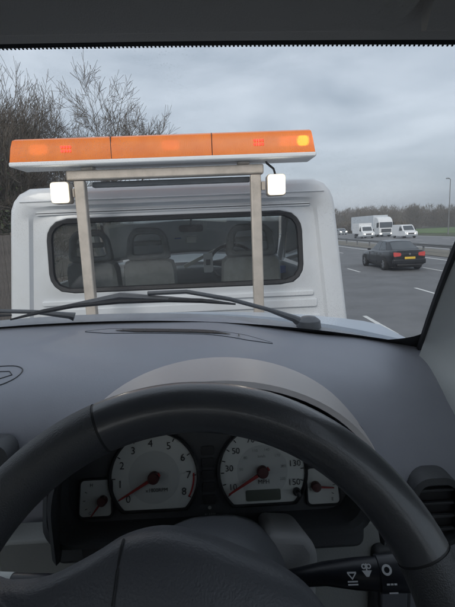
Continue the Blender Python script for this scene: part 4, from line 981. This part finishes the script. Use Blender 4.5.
def wiper(blade, arm, nm):
    mb = MB(); mb.tube(arm, [.0045]*(len(arm)-2)+[.0075, .010], 8); wo = mb.build(nm, M['wiper'], car)
    mb = MB(); mb.tube(blade, [.002]+[.0052]*(len(blade)-2)+[.002], 6); mb.build('blade', M['rubber'], wo)
    mid = blade[len(blade)//2]
    mb = MB(); n = len(blade); mb.tube([blade[1], blade[n//2]+Vector((0, .004, .010)), blade[-2]], [.004, .009, .004], 6); mb.build('blade_carrier', M['wiper'], wo)
    return wo
def wl(x, v, off=.012): return ws((x-CC)/(.755-.145*v), v, off)
wiper([wl(-.45, .012), wl(-.37, .052), wl(-.30, .078), wl(-.2, .096), wl(-.1, .104), wl(-.03, .104), wl(.04, .092)], [wl(-.14, .118, .022), wl(-.06, .125, .024), wl(.03, .088, .024), wl(.11, .038, .024), wl(.165, .0, .022), wl(.175, -.01, .02)], 'wiper')
wiper([wl(-1.0, .02), wl(-.9, .04), wl(-.8, .052), wl(-.7, .056), wl(-.6, .056), wl(-.5, .052), wl(-.44, .04)], [wl(-.7, .07, .022), wl(-.6, .07, .024), wl(-.5, .05, .024), wl(-.40, .02, .024), wl(-.33, -.015, .022), wl(-.32, -.02, .02)], 'wiper')
mb = MB(); c = E(.205, .955, -.212); mb.lathe([(-.012, .028), (.004, .026), (.012, .016), (.014, .0002)], 20, 'z', c); mb.build('wiper_spindle', M['wiper'], car)
for s in (-1, 1):
    X = lambda x: CC+s*x
    # wing, doors, rear quarter as one pressed flank
    prof_ = [(.70, -1.02), (.80, -.98), (.835, -.75), (.84, -.55), (.825, -.38), (.80, -.30)]
    mb = MB(); mb.grid([[E(X(x*f_), y, z+dz*(z > -.7)) for x, z in prof_] for y, f_, dz in ((-2.5, .90, -.05), (-2.3, .97, -.02), (-1.5, 1, .0), (-.5, 1, 0), (.4, 1, 0), (.85, 1, -.0), (1.3, .99, -.05), (1.7, .97, -.10), (1.9, .90, -.16))], flip=s < 0); fl = mb.build('body_side', M['bonnet'], car)
    for y in (1.25, -1.38): add_wheel(car, E(X(.735), y, DECK+.30-EYE), .30, .19, s)
    mb = MB(); mb.tube([ws(s*1.095, -.02, -.005), ws(s*1.12, .5, -.012), ws(s*1.12, 1.02, -.012)], .022, 8); mb.build('windscreen_pillar', M['bonnet'], car)
    for ya, yb in ((-.28, -.34), (-1.55, -1.15)):
        mb = MB(); mb.tube([E(X(.79), ya, -.29), E(X(.585), yb if yb > -1 else -1.05, .185)], .035, 8); mb.build('roof_pillar', M['panel'], car)
    mb = MB(); mb.add([E(X(.795), .78, -.29), E(X(.795), -1.5, -.29), E(X(.60), -1.05, .15), E(X(.60), .34, .14)], [(0, 1, 2, 3)]); mb.build('side_window', M['sideglass'], car)
    mb = MB(); mb.prism(rrect(.86, 1.03, -.30, -.17, .03, 4), lambda u, v, t: E(X(u), t, v), .55, .66); mb.build('door_mirror', M['bonnet'], car, bevel=.025)
mb = MB(); mb.grid([[E(CC+.60*u, y, z-.03*u*u) for u in qs] for y, z in ((.425, .188), (.30, .222), (0, .25), (-.5, .25), (-.95, .225), (-1.08, .20))], flip=True); mb.build('roof', M['bonnet'], car)
mb = MB(); mb.grid([[E(CC+.58*u, -1.08, .195-.03*u*u) for u in qs], [E(CC+.70*u, -1.72, -.27) for u in qs]], flip=True); mb.build('rear_window', M['sideglass'], car)
mb = MB(); mb.grid([[E(CC+.79*u, y, z) for u in qs] for y, z in ((-1.70, -.27), (-2.2, -.29), (-2.45, -.36), (-2.5, -.6), (-2.48, -1.0))], flip=True); mb.build('boot_lid', M['bonnet'], car)
mb = MB(); mb.box(CC-.74, CC+.74, -2.4, 1.75, EYE-1.02, EYE-.92); mb.build('floor_pan', M['black'], car)
mb = MB(); mb.box(CC-.78, CC+.78, 1.72, 1.99, EYE-.98, EYE-.62); mb.build('bumper', M['bonnet'], car, bevel=.06, seg=3)
for x in (-.36, .34):
    mb = MB(); mb.prism(rrect(CC+x-.24, CC+x+.24, -.75, -.02, [.05, .14, .14, .05], 6, taper=.25), lambda u, v, t: E(u, t-(v+.7)*.35, v), -.38, -.26); mb.build('seat_back', M['seat'], car, bevel=.03, seg=3)
    mb = MB(); mb.box(CC+x-.25, CC+x+.25, -.32, .18, EYE-.92, EYE-.72); mb.build('seat_cushion', M['seat'], car, bevel=.04, seg=3)
# ------------------------------------------------------------------ damp winter air
mb = MB(); mb.box(-520, 620, -120, 560, -1.2, 24)
hz = mb.build('haze', M['white']); hz.data.materials.clear()
hm = bpy.data.materials.new('haze_air'); hm.use_nodes = True; t = hm.node_tree; t.nodes.clear()
ho_ = t.nodes.new('ShaderNodeOutputMaterial'); pv = t.nodes.new('ShaderNodeVolumePrincipled'); pv.inputs['Color'].default_value = (.88, .90, .94, 1); pv.inputs['Density'].default_value = .0016; pv.inputs['Anisotropy'].default_value = .2
t.links.new(pv.outputs['Volume'], ho_.inputs['Volume']); hz.data.materials.append(hm); tag(hz, 'thin damp haze hanging over the road and fields', 'haze', kind='stuff')
